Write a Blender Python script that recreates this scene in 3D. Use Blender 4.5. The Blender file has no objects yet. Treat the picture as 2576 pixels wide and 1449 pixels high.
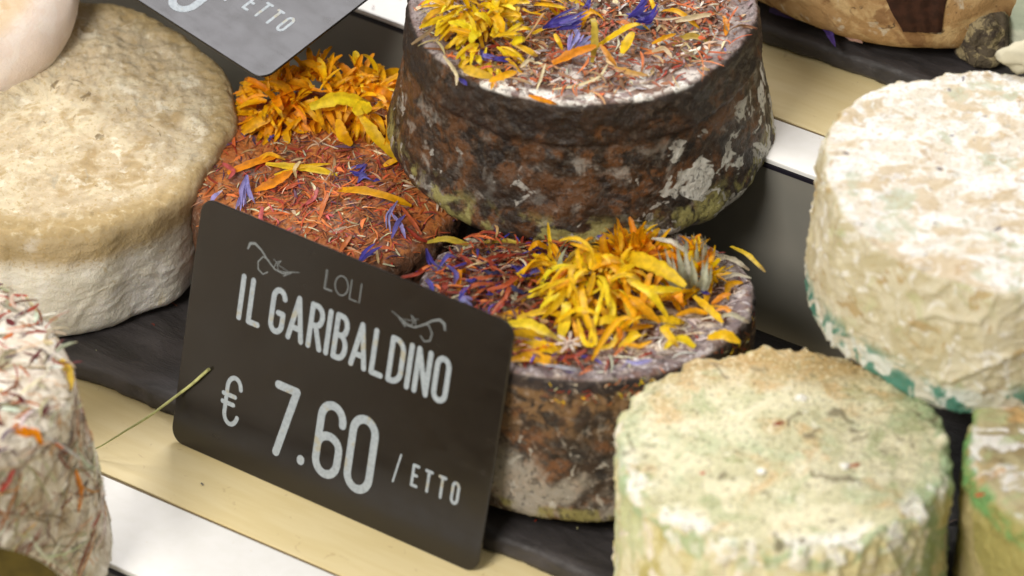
import bpy, math, random
import numpy as np
from math import sin, cos, pi, radians, sqrt
from mathutils import Vector, Matrix
from mathutils.bvhtree import BVHTree

# ------------------------------------------------------------------ camera, world, lights
# everything is modelled in centimetres and written out in metres
CM = 0.01
PITCH = radians(33); DIST = 150.0; FPX = 13800.0
sc = bpy.context.scene
COL = sc.collection
camd = bpy.data.cameras.new('camera'); cam = bpy.data.objects.new('camera', camd); COL.objects.link(cam)
cam.location = (0, -DIST*cos(PITCH)*CM, DIST*sin(PITCH)*CM)
cam.rotation_euler = (pi/2-PITCH, 0, 0)
camd.sensor_width = 36; camd.lens = 36*FPX/2576
camd.clip_start = 0.05; camd.clip_end = 50
camd.dof.use_dof = True; camd.dof.focus_distance = 1.462; camd.dof.aperture_fstop = 12
sc.camera = cam
w = bpy.data.worlds.new('World'); sc.world = w; w.use_nodes = True
bg = w.node_tree.nodes['Background']; bg.inputs[0].default_value = (1.0, 0.93, 0.84, 1); bg.inputs[1].default_value = 0.36
# the shop around the counter: soft darker and lighter areas that the glossy cards reflect
_wt = w.node_tree
_tc = _wt.nodes.new('ShaderNodeTexCoord'); _mp = _wt.nodes.new('ShaderNodeMapping'); _mp.inputs['Scale'].default_value = (1, 1, 3)
_nz = _wt.nodes.new('ShaderNodeTexNoise'); _nz.inputs['Scale'].default_value = 5.0; _nz.inputs['Detail'].default_value = 1.0
_rp = _wt.nodes.new('ShaderNodeMapRange'); _rp.inputs[1].default_value = .38; _rp.inputs[2].default_value = .62; _rp.inputs[3].default_value = .09; _rp.inputs[4].default_value = .66
for a_, b_ in ((_tc.outputs['Generated'], _mp.inputs[0]), (_mp.outputs[0], _nz.inputs[0]), (_nz.outputs[0], _rp.inputs[0]), (_rp.outputs[0], bg.inputs[1])): _wt.links.new(a_, b_)
sc.view_settings.view_transform = 'Standard'; sc.view_settings.look = 'None'
sc.view_settings.exposure = 0; sc.view_settings.gamma = 1; sc.view_settings.use_curve_mapping = False

def area(name, loc, target, size, power, col):
    l = bpy.data.lights.new(name, 'AREA'); l.shape = 'RECTANGLE'; l.size = size[0]*CM; l.size_y = size[1]*CM
    l.energy = power; l.color = col
    o = bpy.data.objects.new(name, l); COL.objects.link(o); o.location = Vector(loc)*CM
    o.rotation_euler = (Vector(target)-Vector(loc)).to_track_quat('-Z', 'Y').to_euler()
area('ceiling_lamp_back', (25, 105, 105), (0, 0, 2), (60, 30), 18.5, (1.0, 0.96, 0.90))
area('ceiling_lamp_middle', (-12, 64, 116), (0, 0, 6), (60, 40), 4.2, (.96, .95, 1.0))
area('ceiling_lamp_front', (-70, -110, 115), (0, 0, 2), (60, 50), 24, (1.0, 0.95, 0.87))

C0 = np.array([0, -DIST*cos(PITCH), DIST*sin(PITCH)])
FW = np.array([0, cos(PITCH), -sin(PITCH)]); UP = np.array([0, sin(PITCH), cos(PITCH)]); RT = np.array([1.0, 0, 0])
def ray(x, y): return RT*(x-1288)/FPX + UP*(724.5-y)/FPX + FW
def at(x, y, z):                     # point of the photograph (2576 wide) on the level plane z
    d = ray(x, y); return C0 + d*((z-C0[2])/d[2])
def on_plane(x, y, P, N):
    d = ray(x, y); return C0 + d*(np.dot(P-C0, N)/np.dot(d, N))
def depth(P): return float(np.dot(np.asarray(P)-C0, FW))

# ------------------------------------------------------------------ noise
def _tab(seed):
    r = np.random.RandomState(seed); pm = r.permutation(256); g = r.normal(size=(256, 3)); g /= np.linalg.norm(g, axis=1)[:, None]
    return np.concatenate([pm, pm, pm]), g
_T = {}
def perlin(P, seed=0):
    if seed not in _T: _T[seed] = _tab(seed)
    pm, g = _T[seed]
    i = np.floor(P).astype(int); f = P-i; i &= 255
    u = f*f*f*(f*(f*6-15)+10); out = 0
    for dx in (0, 1):
        wx = u[:, 0] if dx else 1-u[:, 0]
        for dy in (0, 1):
            wy = u[:, 1] if dy else 1-u[:, 1]
            for dz in (0, 1):
                wz = u[:, 2] if dz else 1-u[:, 2]
                h = pm[pm[pm[(i[:, 0]+dx) & 255]+((i[:, 1]+dy) & 255)]+((i[:, 2]+dz) & 255)]
                gg = g[h]
                out = out + wx*wy*wz*(gg[:, 0]*(f[:, 0]-dx)+gg[:, 1]*(f[:, 1]-dy)+gg[:, 2]*(f[:, 2]-dz))
    return out*1.6
def fbm(P, seed=0, oct=4, kind='fbm'):
    s = 0; a = 1; t = 0
    for k in range(oct):
        n = perlin(P*(2.03**k)+k*7.7, seed+k)
        if kind == 'ridge': n = 1-2*np.abs(n)
        if kind == 'billow': n = 2*np.abs(n)-0.5
        if kind == 'vein': n = np.exp(-(n/.07)**2)
        s = s+a*n; t += a; a *= 0.5
    return s/t
def smooth(x, a, b):
    t = np.clip((x-a)/(b-a), 0, 1); return t*t*(3-2*t)

# ------------------------------------------------------------------ object helpers
def tag(o, label=None, cat=None, group=None, kind=None):
    if label: o['label'] = label
    if cat: o['category'] = cat
    if group: o['group'] = group
    if kind: o['kind'] = kind
    return o
def mesh_obj(name, V, Fc, mat, parent=None, cols=None, attrs=None, smooth_=True, M=None):
    me = bpy.data.meshes.new(name)
    V = np.asarray(V, float)*CM
    if isinstance(Fc, np.ndarray):
        n = len(V); nf = len(Fc); k = Fc.shape[1]
        me.vertices.add(n); me.vertices.foreach_set('co', V.ravel().astype(np.float32))
        me.loops.add(nf*k); me.loops.foreach_set('vertex_index', Fc.ravel().astype(np.int32))
        me.polygons.add(nf); me.polygons.foreach_set('loop_start', (np.arange(nf)*k).astype(np.int32))
        me.update(calc_edges=True)
    else:
        me.from_pydata([tuple(v) for v in V], [], [tuple(f) for f in Fc])
    me.polygons.foreach_set('use_smooth', np.full(len(me.polygons), smooth_))
    if cols is not None:
        a = me.color_attributes.new('col', 'FLOAT_COLOR', 'POINT')
        c = np.concatenate([np.asarray(cols, np.float32), np.ones((len(V), 1), np.float32)], 1)
        a.data.foreach_set('color', c.ravel())
    for k, v in (attrs or {}).items():
        a = me.attributes.new(k, 'FLOAT', 'POINT'); a.data.foreach_set('value', np.asarray(v, np.float32))
    me.materials.append(mat); me.update()
    o = bpy.data.objects.new(name, me); COL.objects.link(o)
    if parent is not None: o.parent = parent
    elif M is not None: o.matrix_world = M
    return o
def empty(name, loc_cm, M=None):
    o = bpy.data.objects.new(name, None); COL.objects.link(o); o.empty_display_size = 0.01
    if M is not None: o.matrix_world = M
    else: o.location = Vector(loc_cm)*CM
    return o

# ------------------------------------------------------------------ materials
class NT:
    def __init__(s, name):
        s.m = bpy.data.materials.new(name); s.m.use_nodes = True; s.t = s.m.node_tree; s.n = s.t.nodes
        s.b = s.n['Principled BSDF']; s.co = None; s.k = 0
    def new(s, typ, **kw):
        n = s.n.new(typ)
        for k, v in kw.items(): setattr(n, k, v)
        return n
    def link(s, a, b): s.t.links.new(a, b)
    def coords(s, stretch=(1, 1, 1)):
        tc = s.new('ShaderNodeTexCoord'); mp = s.new('ShaderNodeMapping'); s.link(tc.outputs['Object'], mp.inputs[0])
        s.k += 1
        mp.inputs['Scale'].default_value = [100*q for q in stretch]; mp.inputs['Location'].default_value = (s.k*3.7, s.k*1.9, s.k*5.1)
        return mp.outputs[0]
    def noise(s, scale, detail=4, dist=0.0, stretch=(1, 1, 1), rough=0.55, typ='noise'):
        if typ == 'voronoi':
            n = s.new('ShaderNodeTexVoronoi'); s.link(s.coords(stretch), n.inputs['Vector']); n.inputs['Scale'].default_value = scale
            return n.outputs['Distance']
        n = s.new('ShaderNodeTexNoise'); s.link(s.coords(stretch), n.inputs['Vector'])
        n.inputs['Scale'].default_value = scale; n.inputs['Detail'].default_value = detail
        n.inputs['Distortion'].default_value = dist; n.inputs['Roughness'].default_value = rough
        return n.outputs[0]
    def ramp(s, sock, lo, hi, a=0.0, b=1.0):
        r = s.new('ShaderNodeMapRange', interpolation_type='SMOOTHSTEP'); s.link(sock, r.inputs[0])
        r.inputs[1].default_value = lo; r.inputs[2].default_value = hi; r.inputs[3].default_value = a; r.inputs[4].default_value = b
        return r.outputs[0]
    def attr(s, name):
        a = s.new('ShaderNodeAttribute'); a.attribute_name = name; return a
    def mul(s, a, b, op='MULTIPLY'):
        m = s.new('ShaderNodeMath', operation=op)
        for i, q in enumerate((a, b)):
            if isinstance(q, (int, float)): m.inputs[i].default_value = q
            else: s.link(q, m.inputs[i])
        return m.outputs[0]
    def mix(s, fac, a, b):
        m = s.new('ShaderNodeMix', data_type='RGBA')
        for i, q in ((0, fac), (6, a), (7, b)):
            if isinstance(q, (int, float)): m.inputs[i].default_value = q
            elif isinstance(q, tuple): m.inputs[i].default_value = (*q[:3], 1)
            else: s.link(q, m.inputs[i])
        return m.outputs[2]
    def bump(s, h, strength, dist_cm, prev=None):
        b = s.new('ShaderNodeBump'); b.inputs['Strength'].default_value = strength; b.inputs['Distance'].default_value = dist_cm*CM
        s.link(h, b.inputs['Height'])
        if prev is not None: s.link(prev, b.inputs['Normal'])
        return b.outputs[0]
    def set(s, k, v):
        i = s.b.inputs[k]
        if isinstance(v, (int, float)): i.default_value = v
        elif isinstance(v, tuple): i.default_value = (*v[:3], 1)
        else: s.link(v, i)

def rind(name, base, layers, bumps, rough=0.75, spec=0.3, sss=0.0):
    """layers: (colour, noise scale per cm, lo, hi, detail, distortion, mask, amount, stretch)"""
    t = NT(name); c = base
    for L in layers:
        col, scale, lo, hi = L[:4]; det = L[4] if len(L) > 4 else 4; dist = L[5] if len(L) > 5 else 0
        mask = L[6] if len(L) > 6 else None; amt = L[7] if len(L) > 7 else 1.0; st = L[8] if len(L) > 8 else (1, 1, 1)
        f = t.ramp(t.noise(scale, det, dist, st), lo, hi, 0, amt)
        for mk in ([mask] if isinstance(mask, tuple) else (mask or [])):
            f = t.mul(f, t.ramp(t.attr(mk[0]).outputs['Fac'], mk[1], mk[2]))
        c = t.mix(f, c, col)
    t.set('Base Color', c); t.set('Roughness', rough); t.b.inputs['Specular IOR Level'].default_value = spec
    if sss:
        t.b.inputs['Subsurface Weight'].default_value = sss; t.b.inputs['Subsurface Radius'].default_value = (1, .7, .4)
        t.b.inputs['Subsurface Scale'].default_value = 0.15*CM
    nb = None
    for scale, det, strength, d in bumps:
        nb = t.bump(t.noise(scale, det, 0.3, rough=0.6), strength, d, nb)
    if nb is not None: t.set('Normal', nb)
    return t.m

def flat(name, col, rough=0.5, spec=0.5, noise=0.0, nscale=8, bump=0.0, bscale=30):
    t = NT(name)
    if noise: t.set('Base Color', t.mix(t.ramp(t.noise(nscale, 6), .35, .65), tuple(q*(1-noise) for q in col), tuple(min(1, q*(1+noise)) for q in col)))
    else: t.set('Base Color', col)
    t.set('Roughness', rough); t.b.inputs['Specular IOR Level'].default_value = spec
    if bump: t.set('Normal', t.bump(t.noise(bscale, 5), bump, 0.02))
    return t.m

def petal_mat(name, translucent=0.3, rough=0.5, bump=0.35):
    t = NT(name); a = t.attr('col').outputs['Color']
    n = t.ramp(t.noise(6, 4), .3, .7, .78, 1.15)
    c = t.new('ShaderNodeVectorMath', operation='SCALE'); t.link(a, c.inputs[0]); t.link(n, c.inputs['Scale'])
    t.set('Base Color', c.outputs[0]); t.set('Roughness', rough); t.b.inputs['Specular IOR Level'].default_value = 0.35
    t.set('Normal', t.bump(t.noise(25, 3), bump, 0.015))
    tr = t.new('ShaderNodeBsdfTranslucent'); t.link(c.outputs[0], tr.inputs[0])
    mx = t.new('ShaderNodeMixShader'); mx.inputs[0].default_value = translucent
    t.link(t.b.outputs[0], mx.inputs[1]); t.link(tr.outputs[0], mx.inputs[2]); t.link(mx.outputs[0], t.n['Material Output'].inputs[0])
    return t.m
PETAL = petal_mat('petal'); HERB = petal_mat('dried_herb', 0.15, 0.65)

# ------------------------------------------------------------------ the shelf (setting)
PSI = radians(35.7)
E_ = np.array([cos(PSI), -sin(PSI), 0]); N_ = np.array([-sin(PSI), -cos(PSI), 0])
SH = Matrix(((E_[0], -N_[0], 0, 0), (E_[1], -N_[1], 0, 0), (0, 0, 1, 0), (0, 0, 0, 1)))   # x along shelf, y away from customer
def box(name, e0, e1, n0, n1, z0, z1, mat, bev=0.03, nx=1, kind=None):
    """a bevelled board in shelf axes, n measured towards the customer"""
    y0, y1 = -n1, -n0; b = bev
    prof = [(y0, z0+b), (y0, z1-b), (y0+b*.3, z1-b*.3), (y0+b, z1), (y1-b, z1), (y1-b*.3, z1-b*.3), (y1, z1-b), (y1, z0+b), (y1-b, z0), (y0+b, z0)]
    V = []; F_ = []; k = len(prof)
    for i in range(nx+1):
        x = e0+(e1-e0)*i/nx
        V += [(x, y, z) for y, z in prof]
    for i in range(nx):
        for j in range(k): F_.append((i*k+j, (i+1)*k+j, (i+1)*k+(j+1) % k, i*k+(j+1) % k))
    F_.append(tuple(range(k))[::1]); F_.append(tuple(nx*k+j for j in range(k))[::-1])
    o = mesh_obj(name, V, [f[::-1] for f in F_], mat, M=SH, smooth_=False)
    if kind: tag(o, kind=kind)
    return o

def cream_mat():
    t = NT('cream_board'); n = t.noise(1.2, 5, 0.4, (.35, 2.5, 1)); g = t.noise(45, 3)
    c = t.mix(t.ramp(n, .3, .7), (.80, .66, .34), (.86, .73, .42)); c = t.mix(t.ramp(g, .4, .7, 0, .35), c, (.88, .76, .48))
    c = t.mix(t.ramp(t.noise(2.2, 3, 1.2), .66, .72, 0, .4), c, (.55, .40, .18))
    t.set('Base Color', c); t.set('Roughness', .6); t.set('Normal', t.bump(g, .25, .01)); return t.m
def white_mat():
    t = NT('white_edge'); c = t.mix(t.ramp(t.noise(2.3, 5, .5), .35, .7), (.93, .93, .92), (.90, .90, .88))
    c = t.mix(t.ramp(t.noise(7, 2), .74, .77, 0, .5), c, (.55, .45, .25))
    t.set('Base Color', c); t.set('Roughness', .35); return t.m
def riser_mat():
    t = NT('grey_riser'); c = t.mix(t.ramp(t.noise(.3, 3), .3, .7), (.22, .215, .19), (.27, .255, .22))
    t.set('Base Color', c); t.set('Roughness', .38); t.set('Normal', t.bump(t.noise(60, 2), .1, .004)); return t.m
CREAM = cream_mat(); WHITE = white_mat(); RISER = riser_mat(); DARK = flat('dark_seam', (.012, .010, .018), .5)
BROWNLINE = flat('brown_seam', (.16, .11, .05), .7)
def tier(z, back, slate_front, cream_front, white_front, low):
    box('shelf_board', -32, 34, back, cream_front, z-1.0, z, CREAM, .02, kind='structure')
    box('shelf_seam', -32, 34, cream_front+.005, cream_front+.085, z-1.0, z-.035, BROWNLINE, .01, kind='structure')
    box('shelf_edge', -32, 34, cream_front+.09, white_front, z-.16, z-.01, WHITE, .03, kind='structure')
    box('shelf_gap', -32, 34, white_front-.6, white_front+.015, z-.30, z-.165, DARK, .01, kind='structure')
    box('shelf_riser', -32, 34, white_front-.5, white_front-.02, low, z-.305, RISER, .02, kind='structure')
tier(5.0, -34, -7.8, -4.79, -2.86, -.6)
tier(-.6, -2.3, 9.8, 12.7, 15.75, -9.0)
box('counter_base', -40, 42, 17.0, 46, -1.6, -.62, CREAM, .02, kind='structure')
box('back_panel', -40, 42, -36, -34.05, 5, 16, RISER, .02, kind='structure')

def slate_mat():
    t = NT('slate'); n1 = t.noise(.9, 7, .6, (.5, 1.6, 1)); n2 = t.noise(6, 6, .5, (1, 3, 1))
    c = t.mix(t.ramp(n1, .35, .68), (.030, .027, .027), (.065, .058, .060)); c = t.mix(t.ramp(n2, .60, .78, 0, .5), c, (.13, .12, .125))
    c = t.mix(t.ramp(t.noise(14, 2), .76, .79, 0, .7), c, (.32, .24, .15))
    t.set('Base Color', c); t.set('Roughness', t.ramp(n2, .3, .7, .38, .6)); nb = t.bump(n1, .6, .12); t.set('Normal', t.bump(n2, .5, .03, nb)); return t.m
SLATE = slate_mat()
def slate_board(label, e0, e1, n0, n1, z0, z1, seed):
    """cleft slate slab with a chipped riven edge, in shelf axes"""
    nx = 420; ys = []; y0, y1 = -n1, -n0
    prof = [(y1, z0, 0), (y0+.25, z0, .6), (y0+.02, z0+.06, 1), (y0, z0+.2, 1), (y0+.05, z0+.32, 1), (y0+.02, z0+.42, 1), (y0+.12, z1-.06, 1), (y0+.22, z1-.01, .8), (y0+.4, z1, .5), (y0+.8, z1, .2)]
    prof += [(y0+.8+(y1-y0-.8)*j/24, z1, 0) for j in range(1, 25)]
    k = len(prof); X = np.repeat(np.linspace(e0, e1, nx), k); P = np.tile(np.array(prof), (nx, 1))
    V = np.stack([X, P[:, 0], P[:, 1]], 1); wgt = P[:, 2]
    Q = V*np.array([1.3, 1.5, 4]); V[:, 1] += wgt*(.10*fbm(Q, seed, 4)+.16*fbm(V*.35, seed+9, 2)+.06*np.abs(perlin(V*3.3, seed+3)))
    V[:, 2] += (P[:, 1] > z0+.1)*(.02*fbm(V*.6, seed+5, 4)+.04*wgt*fbm(V*2.5, seed+6, 3))
    i = np.arange(nx-1)[:, None]*k; j = np.arange(k)[None, :]; j2 = (j+1) % k
    F_ = np.stack([(i+j), (i+j2), (i+k+j2), (i+k+j)], -1).reshape(-1, 4)
    o = mesh_obj('slate_board', V, F_, SLATE, M=SH); me = o.data
    return tag(o, label, 'slate board')
slate_board('dark slate board under the front cheeses, edge behind the black price card', -32, 34, -2.2, 9.75, -.595, .0, 3)
slate_board('dark slate board on the upper shelf behind, under the brown leaf-wrapped cheese', -32, 34, -30, -7.8, 5.005, 5.6, 13)

# ------------------------------------------------------------------ cheeses
class Cheese: pass
def cheese(name, label, px, py, r, h, mat, tilt=0, lean=0, z0=0.0, rbot=None, bulge=0.0, rr=.35, rb=.25, dish=0.0, out=.02, disp=(), seed=1,
           cat='cheese', group=None, nth=460, ntop=90, nside=80, fine=True, parts=False, collar=0.0):
    """px, py: centre of the top face in the photograph; r in photo pixels at that depth; h in cm; tilt towards / lean to the right in degrees"""
    rot = Matrix.Rotation(radians(lean), 3, 'Y') @ Matrix.Rotation(radians(tilt), 3, 'X')
    A = np.array(rot @ Vector((0, 0, 1)))
    k = DIST/FPX; rcm = r*k
    for _ in range(4):
        rB = rcm*(1 if rbot is None else rbot/r)
        zl = z0+rB*sqrt(max(0, 1-A[2]**2))            # height of base centre when lowest edge touches z0
        T = at(px, py, zl+h*A[2]); k = depth(T)/FPX; rcm = r*k
    B = T-A*h
    # profile
    pr = [];
    def add(R_, Z, nr, nz, top, ht): pr.append((R_, Z, nr, nz, top, ht))
    R = rcm
    for i in range(ntop): t = (i/ntop); add((R-rr)*t, h-dish*(1-t*t), 0, 1, 1, 1)
    for i in range(12): a = pi/2*i/11; add(R-rr+rr*sin(a), h-rr+rr*cos(a), sin(a), cos(a), 1-i/11*1.0, 1)
    for i in range(1, nside):
        t = i/nside; add(R+(rB-R)*t+bulge*4*t*(1-t), h-rr-(h-rr-rb)*t, 1, 0, 0, 1-t)
    for i in range(8): a = pi/2*i/7; add(rB-rb+rb*cos(a), rb-rb*sin(a), cos(a), -sin(a), 0, 0)
    for i in range(1, 8): add((rB-rb)*(1-i/7), 0, 0, -1, 0, 0)
    pr = np.array(pr); k_ = len(pr); th = np.linspace(0, 2*pi, nth, endpoint=False)
    R_, TH = np.meshgrid(pr[:, 0], th, indexing='ij'); g = lambda c: np.repeat(pr[:, c], nth)
    rad = R_.ravel(); th_ = TH.ravel(); cx, cy = np.cos(th_), np.sin(th_)
    ol = 1+out*1.6*perlin(np.stack([cx*1.3, cy*1.3, 0*cx+seed], 1), seed)+out*.8*perlin(np.stack([cx*3.5, cy*3.5, g(1)*.25], 1), seed+1)
    rad = rad*ol
    V = np.stack([rad*cx, rad*cy, g(1)], 1); Nn = np.stack([g(2)*cx, g(2)*cy, g(3)], 1)
    top, ht = g(4), g(5); rim = np.exp(-((rad/R-1)/.09)**2)*np.clip(ht*2-1, 0, 1)
    mk = {'all': 1+0*top, 'top': top, 'side': 1-top, 'rim': rim, 'low': (1-smooth(ht, .0, .18))*(g(3) > -.9), 'high': smooth(ht, .7, 1)*(1-top)}
    D = 0*top
    D = D+collar*smooth(ht, .70, .74)*(1-top)*(.6+.8*perlin(np.stack([cx*2, cy*2, 0*cx], 1), seed+5))
    for (amp, fr, kind, where) in disp:
        f = np.array(fr if isinstance(fr, tuple) else (fr, fr, fr), float)
        D = D+amp*mk[where]*fbm(V*f+seed*3.1, seed+17+int(amp*100), 4 if fine else 3, kind)
    D[g(3) < -.9] = 0
    V = V+Nn*D[:, None]
    V[:, 2] = np.maximum(V[:, 2], 0)
    i = np.arange(k_-1)[:, None]*nth; j = np.arange(nth)[None, :]; j2 = (j+1) % nth
    F_ = np.stack([(i+j), (i+nth+j), (i+nth+j2), (i+j2)], -1).reshape(-1, 4)
    M = Matrix.Translation(Vector(B)*CM) @ rot.to_4x4()
    if parts:
        root = empty(name, B, M); body = mesh_obj('rind', V, F_, mat, parent=root, attrs={'top': top, 'ht': ht, 'rad': rad/R, 'xl': rad*cx/R, 'yl': rad*cy/R})
    else:
        root = body = mesh_obj(name, V, F_, mat, M=M, attrs={'top': top, 'ht': ht, 'rad': rad/R, 'xl': rad*cx/R, 'yl': rad*cy/R})
    tag(root, label, cat, group)
    c = Cheese(); c.o = root; c.B = B; c.T = T; c.A = A; c.R = R; c.RB = rB; c.h = h; c.M = M; c.rot = np.array(rot)
    c.bvh = BVHTree.FromPolygons([Vector(v) for v in V[:k_*nth]], [tuple(int(q) for q in f) for f in F_[::1]], epsilon=0)
    return c
def surf(c, x, y):                     # local cm height of the top surface
    hit = c.bvh.ray_cast(Vector((x, y, c.h+3)), Vector((0, 0, -1)))
    return hit[0][2] if hit[0] is not None else None
def loc(c, P): return c.rot.T @ (np.asarray(P)-c.B)
def pix(c, x, y, lift=0.0):            # photo point -> local point on the (lifted) top plane
    return loc(c, on_plane(x, y, c.T+c.A*lift, c.A))

T_, S_ = ('top', .3, .7), ('top', .7, .3)
# dark flower-topped cheeses
def dark_rind(name, brown=1.0, sided=(), tops=None, rough=.7, fleck=.45):
    return rind(name, (.040, .021, .010), [
        ((.15, .062, .022), 1.1, .47, .60, 5, .6, S_, .9*brown), ((.012, .009, .008), 1.6, .50, .60, 6, .8, S_, .85),
        ((.10, .085, .07), 5, .50, .66, 6, .5, S_, .6), *sided,
        # top face: mouldy mauve-brown with white bloom
        *(tops or (((.17, .075, .04), .5, .0, .1, 2, 0, T_), ((.24, .17, .16), 1.3, .46, .58, 6, .5, T_), ((.045, .025, .022), 2.4, .52, .64, 6, .6, T_, .8), ((.66, .61, .56), 1.4, .53, .60, 6, .8, T_, .9))),
        ((.40, .32, .25), 5, .55, .70, 6, .6, None, fleck), ((.02, .014, .012), 7, .54, .64, 4, .4, None, .6)],
        [(1.6, 5, .5, .12), (9, 5, .8, .06), (40, 3, .5, .02)], rough, .45)
def patch(col, sc_, lo, hi, a, b, st=(1, 1, 1), amt=.95): return (col, sc_, lo, hi, 5, .7, [S_, ('ht', a, b)], amt, st)
M_G1 = dark_rind('dark_rind_front', 1.25, tops=(((.17, .08, .05), .5, .0, .1, 2, 0, T_), ((.70, .62, .54), 1.2, .46, .54, 6, .9, T_, .95), ((.30, .22, .22), 2.5, .52, .62, 6, .6, T_, .8), ((.17, .13, .14), 2.0, .32, .46, 6, .5, [T_, ('rad', .80, .88)], .85), ((.52, .48, .50), 5, .54, .60, 5, .8, [T_, ('rad', .78, .86)], .8)), sided= (patch((.20, .110, .045), 2.2, .44, .58, .45, .8), patch((.40, .36, .30), .55, .47, .58, .55, .3, (1, 1, .9), .7), patch((.40, .37, .32), 2.2, .60, .66, .8, .5), patch((.24, .21, .07), 1.2, .42, .56, .07, .03), ((.022, .016, .018), .8, .2, .35, 4, .4, [S_, ('ht', .93, .97)], .9)))
M_G2 = dark_rind('dark_rind_left', 1.2, (patch((.16, .07, .035), 1.0, .3, .5, 0, .1),),
    (((.42, .13, .03), .5, 0, .1, 2, 0, T_), ((.20, .075, .045), 1.0, .50, .6, 6, .6, T_, .9), ((.55, .20, .045), 3, .5, .62, 5, .5, T_, .8), ((.20, .15, .14), 1.0, .58, .66, 6, .5, T_, .8), ((.05, .035, .03), 2.2, .60, .68, 6, .5, T_, .8)))
M_G2b = None
XR = ('xl', .15, .55)
M_G3 = dark_rind('dark_rind_top', 1.0, rough=.42, fleck=.15, sided=(((.13, .055, .020), .7, .49, .60, 5, .5, [S_, ('ht', .9, .7), ('ht', .1, .3)], .85), ((.024, .016, .013), .8, .36, .5, 4, .4, [S_, ('ht', .66, .72)], .85), ((.34, .31, .27), 1.3, .55, .66, 5, .4, [S_, ('ht', .8, .5)], .7), ((.022, .016, .012), .9, .46, .56, 5, .6, [S_, ('ht', .5, .2)], .8),
    ((.34, .31, .11), 1.0, .47, .58, 6, 1.0, [S_, ('ht', .22, .05)], .9), ((.62, .61, .56), 1.1, .55, .59, 3, .5, [S_, ('ht', .75, .5), XR], .95, (1, 1, 1.3)), ((.42, .40, .36), 1.6, .62, .66, 3, .5, [S_, ('ht', .6, .4)], .9)),
    tops=(((.17, .08, .045), .5, .0, .1, 2, 0, T_), ((.24, .17, .16), 1.3, .44, .56, 6, .5, T_), ((.66, .61, .56), 1.6, .50, .58, 6, .8, T_, .9), ((.24, .19, .19), 1.5, .3, .45, 5, .5, [T_, ('rad', .86, .92), ('yl', -.75, -.45)], .9), ((.85, .83, .78), 1.4, .50, .56, 5, .5, [('rad', .84, .92), ('yl', -.6, -.8), ('top', .2, .5)], .95)))
DG = [(.10, .35, 'fbm', 'all'), (.07, 1.1, 'fbm', 'all'), (.05, 3.5, 'fbm', 'all'), (.03, 9, 'fbm', 'all'), (.08, 1.6, 'ridge', 'rim')]
G1 = cheese('flower_topped_cheese', 'dark-rinded cheese heaped with yellow marigold petals, right behind the black price card', 1470, 742, 424, 4.25, M_G1, -4, 0, 0, rbot=426, bulge=.0, rr=.22, dish=.10, out=.012, disp=DG, seed=11, group='dark cheeses topped with dried flowers')
G2 = cheese('flower_topped_cheese', 'smaller reddish-brown cheese with an orange flower heap, between beige and dark stacked cheeses', 822, 445, 352, 3.2, M_G2, 11, 1, 0, rbot=330, bulge=.1, rr=.55, dish=-.12, out=.02, disp=DG+[(.08, .8, 'fbm', 'top')], seed=21, group='dark cheeses topped with dried flowers')
G3 = cheese('flower_topped_cheese', 'largest dark brown cheese with blue and yellow petals, resting on top of two others', 1466, 8, 430, 4.35, M_G3, 5, 0, 4.25, rbot=494, bulge=-.06, rb=.45, collar=.13, rr=.14, dish=.18, out=.012, disp=DG+[(.10, .9, 'fbm', 'side')], seed=31, group='dark cheeses topped with dried flowers')

# pale bloomy cheeses
GB = [(.08, .5, 'fbm', 'all'), (.07, 2.0, 'billow', 'all'), (.04, 6, 'fbm', 'all'), (.17, (1.3, 1.3, .8), 'billow', 'rim'), (.06, 4, 'fbm', 'rim')]
def pale(name, topl, sidel, low=(), fine=()):
    return rind(name, (.60, .54, .38), [*[(c, s, lo, hi, 5, d, T_, a, st) for c, s, lo, hi, d, a, st in topl], *[(c, s, lo, hi, 5, d, S_, a, st) for c, s, lo, hi, d, a, st in sidel], *low, *fine],
                [(2.5, 5, .45, .09), (8, 6, .5, .045), (20, 4, .7, .025)], .55, .35, .15)
I_ = (1, 1, 1)
M_W1 = pale('green_bloomy_rind',
    [((.56, .54, .34), .5, .0, .1, 0, 1, I_), ((.72, .68, .48), .8, .44, .56, .5, .9, I_), ((.34, .39, .19), .7, .53, .64, .8, .7, I_), ((.56, .38, .17), .7, .53, .64, .7, .7, I_), ((.46, .53, .33), .7, .55, .66, .5, .6, I_), ((.82, .81, .66), 2.6, .60, .68, .3, .6, I_)],
    [((.66, .60, .34), .5, .0, .1, 0, 1, I_), ((.74, .70, .50), .8, .46, .56, 1.2, .9, (1, 1, .6)), ((.48, .56, .32), .6, .50, .62, .8, .6, (1, 1, .6)), ((.46, .40, .12), .6, .54, .66, .6, .8, (1, 1, .5)), ((.82, .76, .66), 1.3, .56, .62, 1.2, .9, (1, 1, .6))],
    (((.42, .27, .09), 1.0, .30, .45, 4, .5, [('yl', .45, .8), T_], .85), ((.22, .36, .18), .9, .42, .55, 4, .5, [('xl', .55, .85), ('rad', .75, .95)], .7),
     ((.36, .50, .30), 1.3, .48, .56, 4, .6, [('rad', .92, .97), ('ht', .88, .94), ('yl', .3, -.1)], .7), ((.86, .85, .78), 1.15, .47, .55, 4, .5, [('rad', .80, .94), ('ht', .90, .97), ('yl', .1, -.3)], .95)),
    (((.80, .74, .52), 9, .54, .64, 4, .3, T_, .55), ((.17, .16, .08), 9, .54, .66, 4, .3, T_, .65), ((.13, .10, .05), 1.3, .61, .67, 6, .9, T_, .7), ((.40, .28, .12), 12, .58, .70, 3, .3, S_, .5)))
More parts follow.
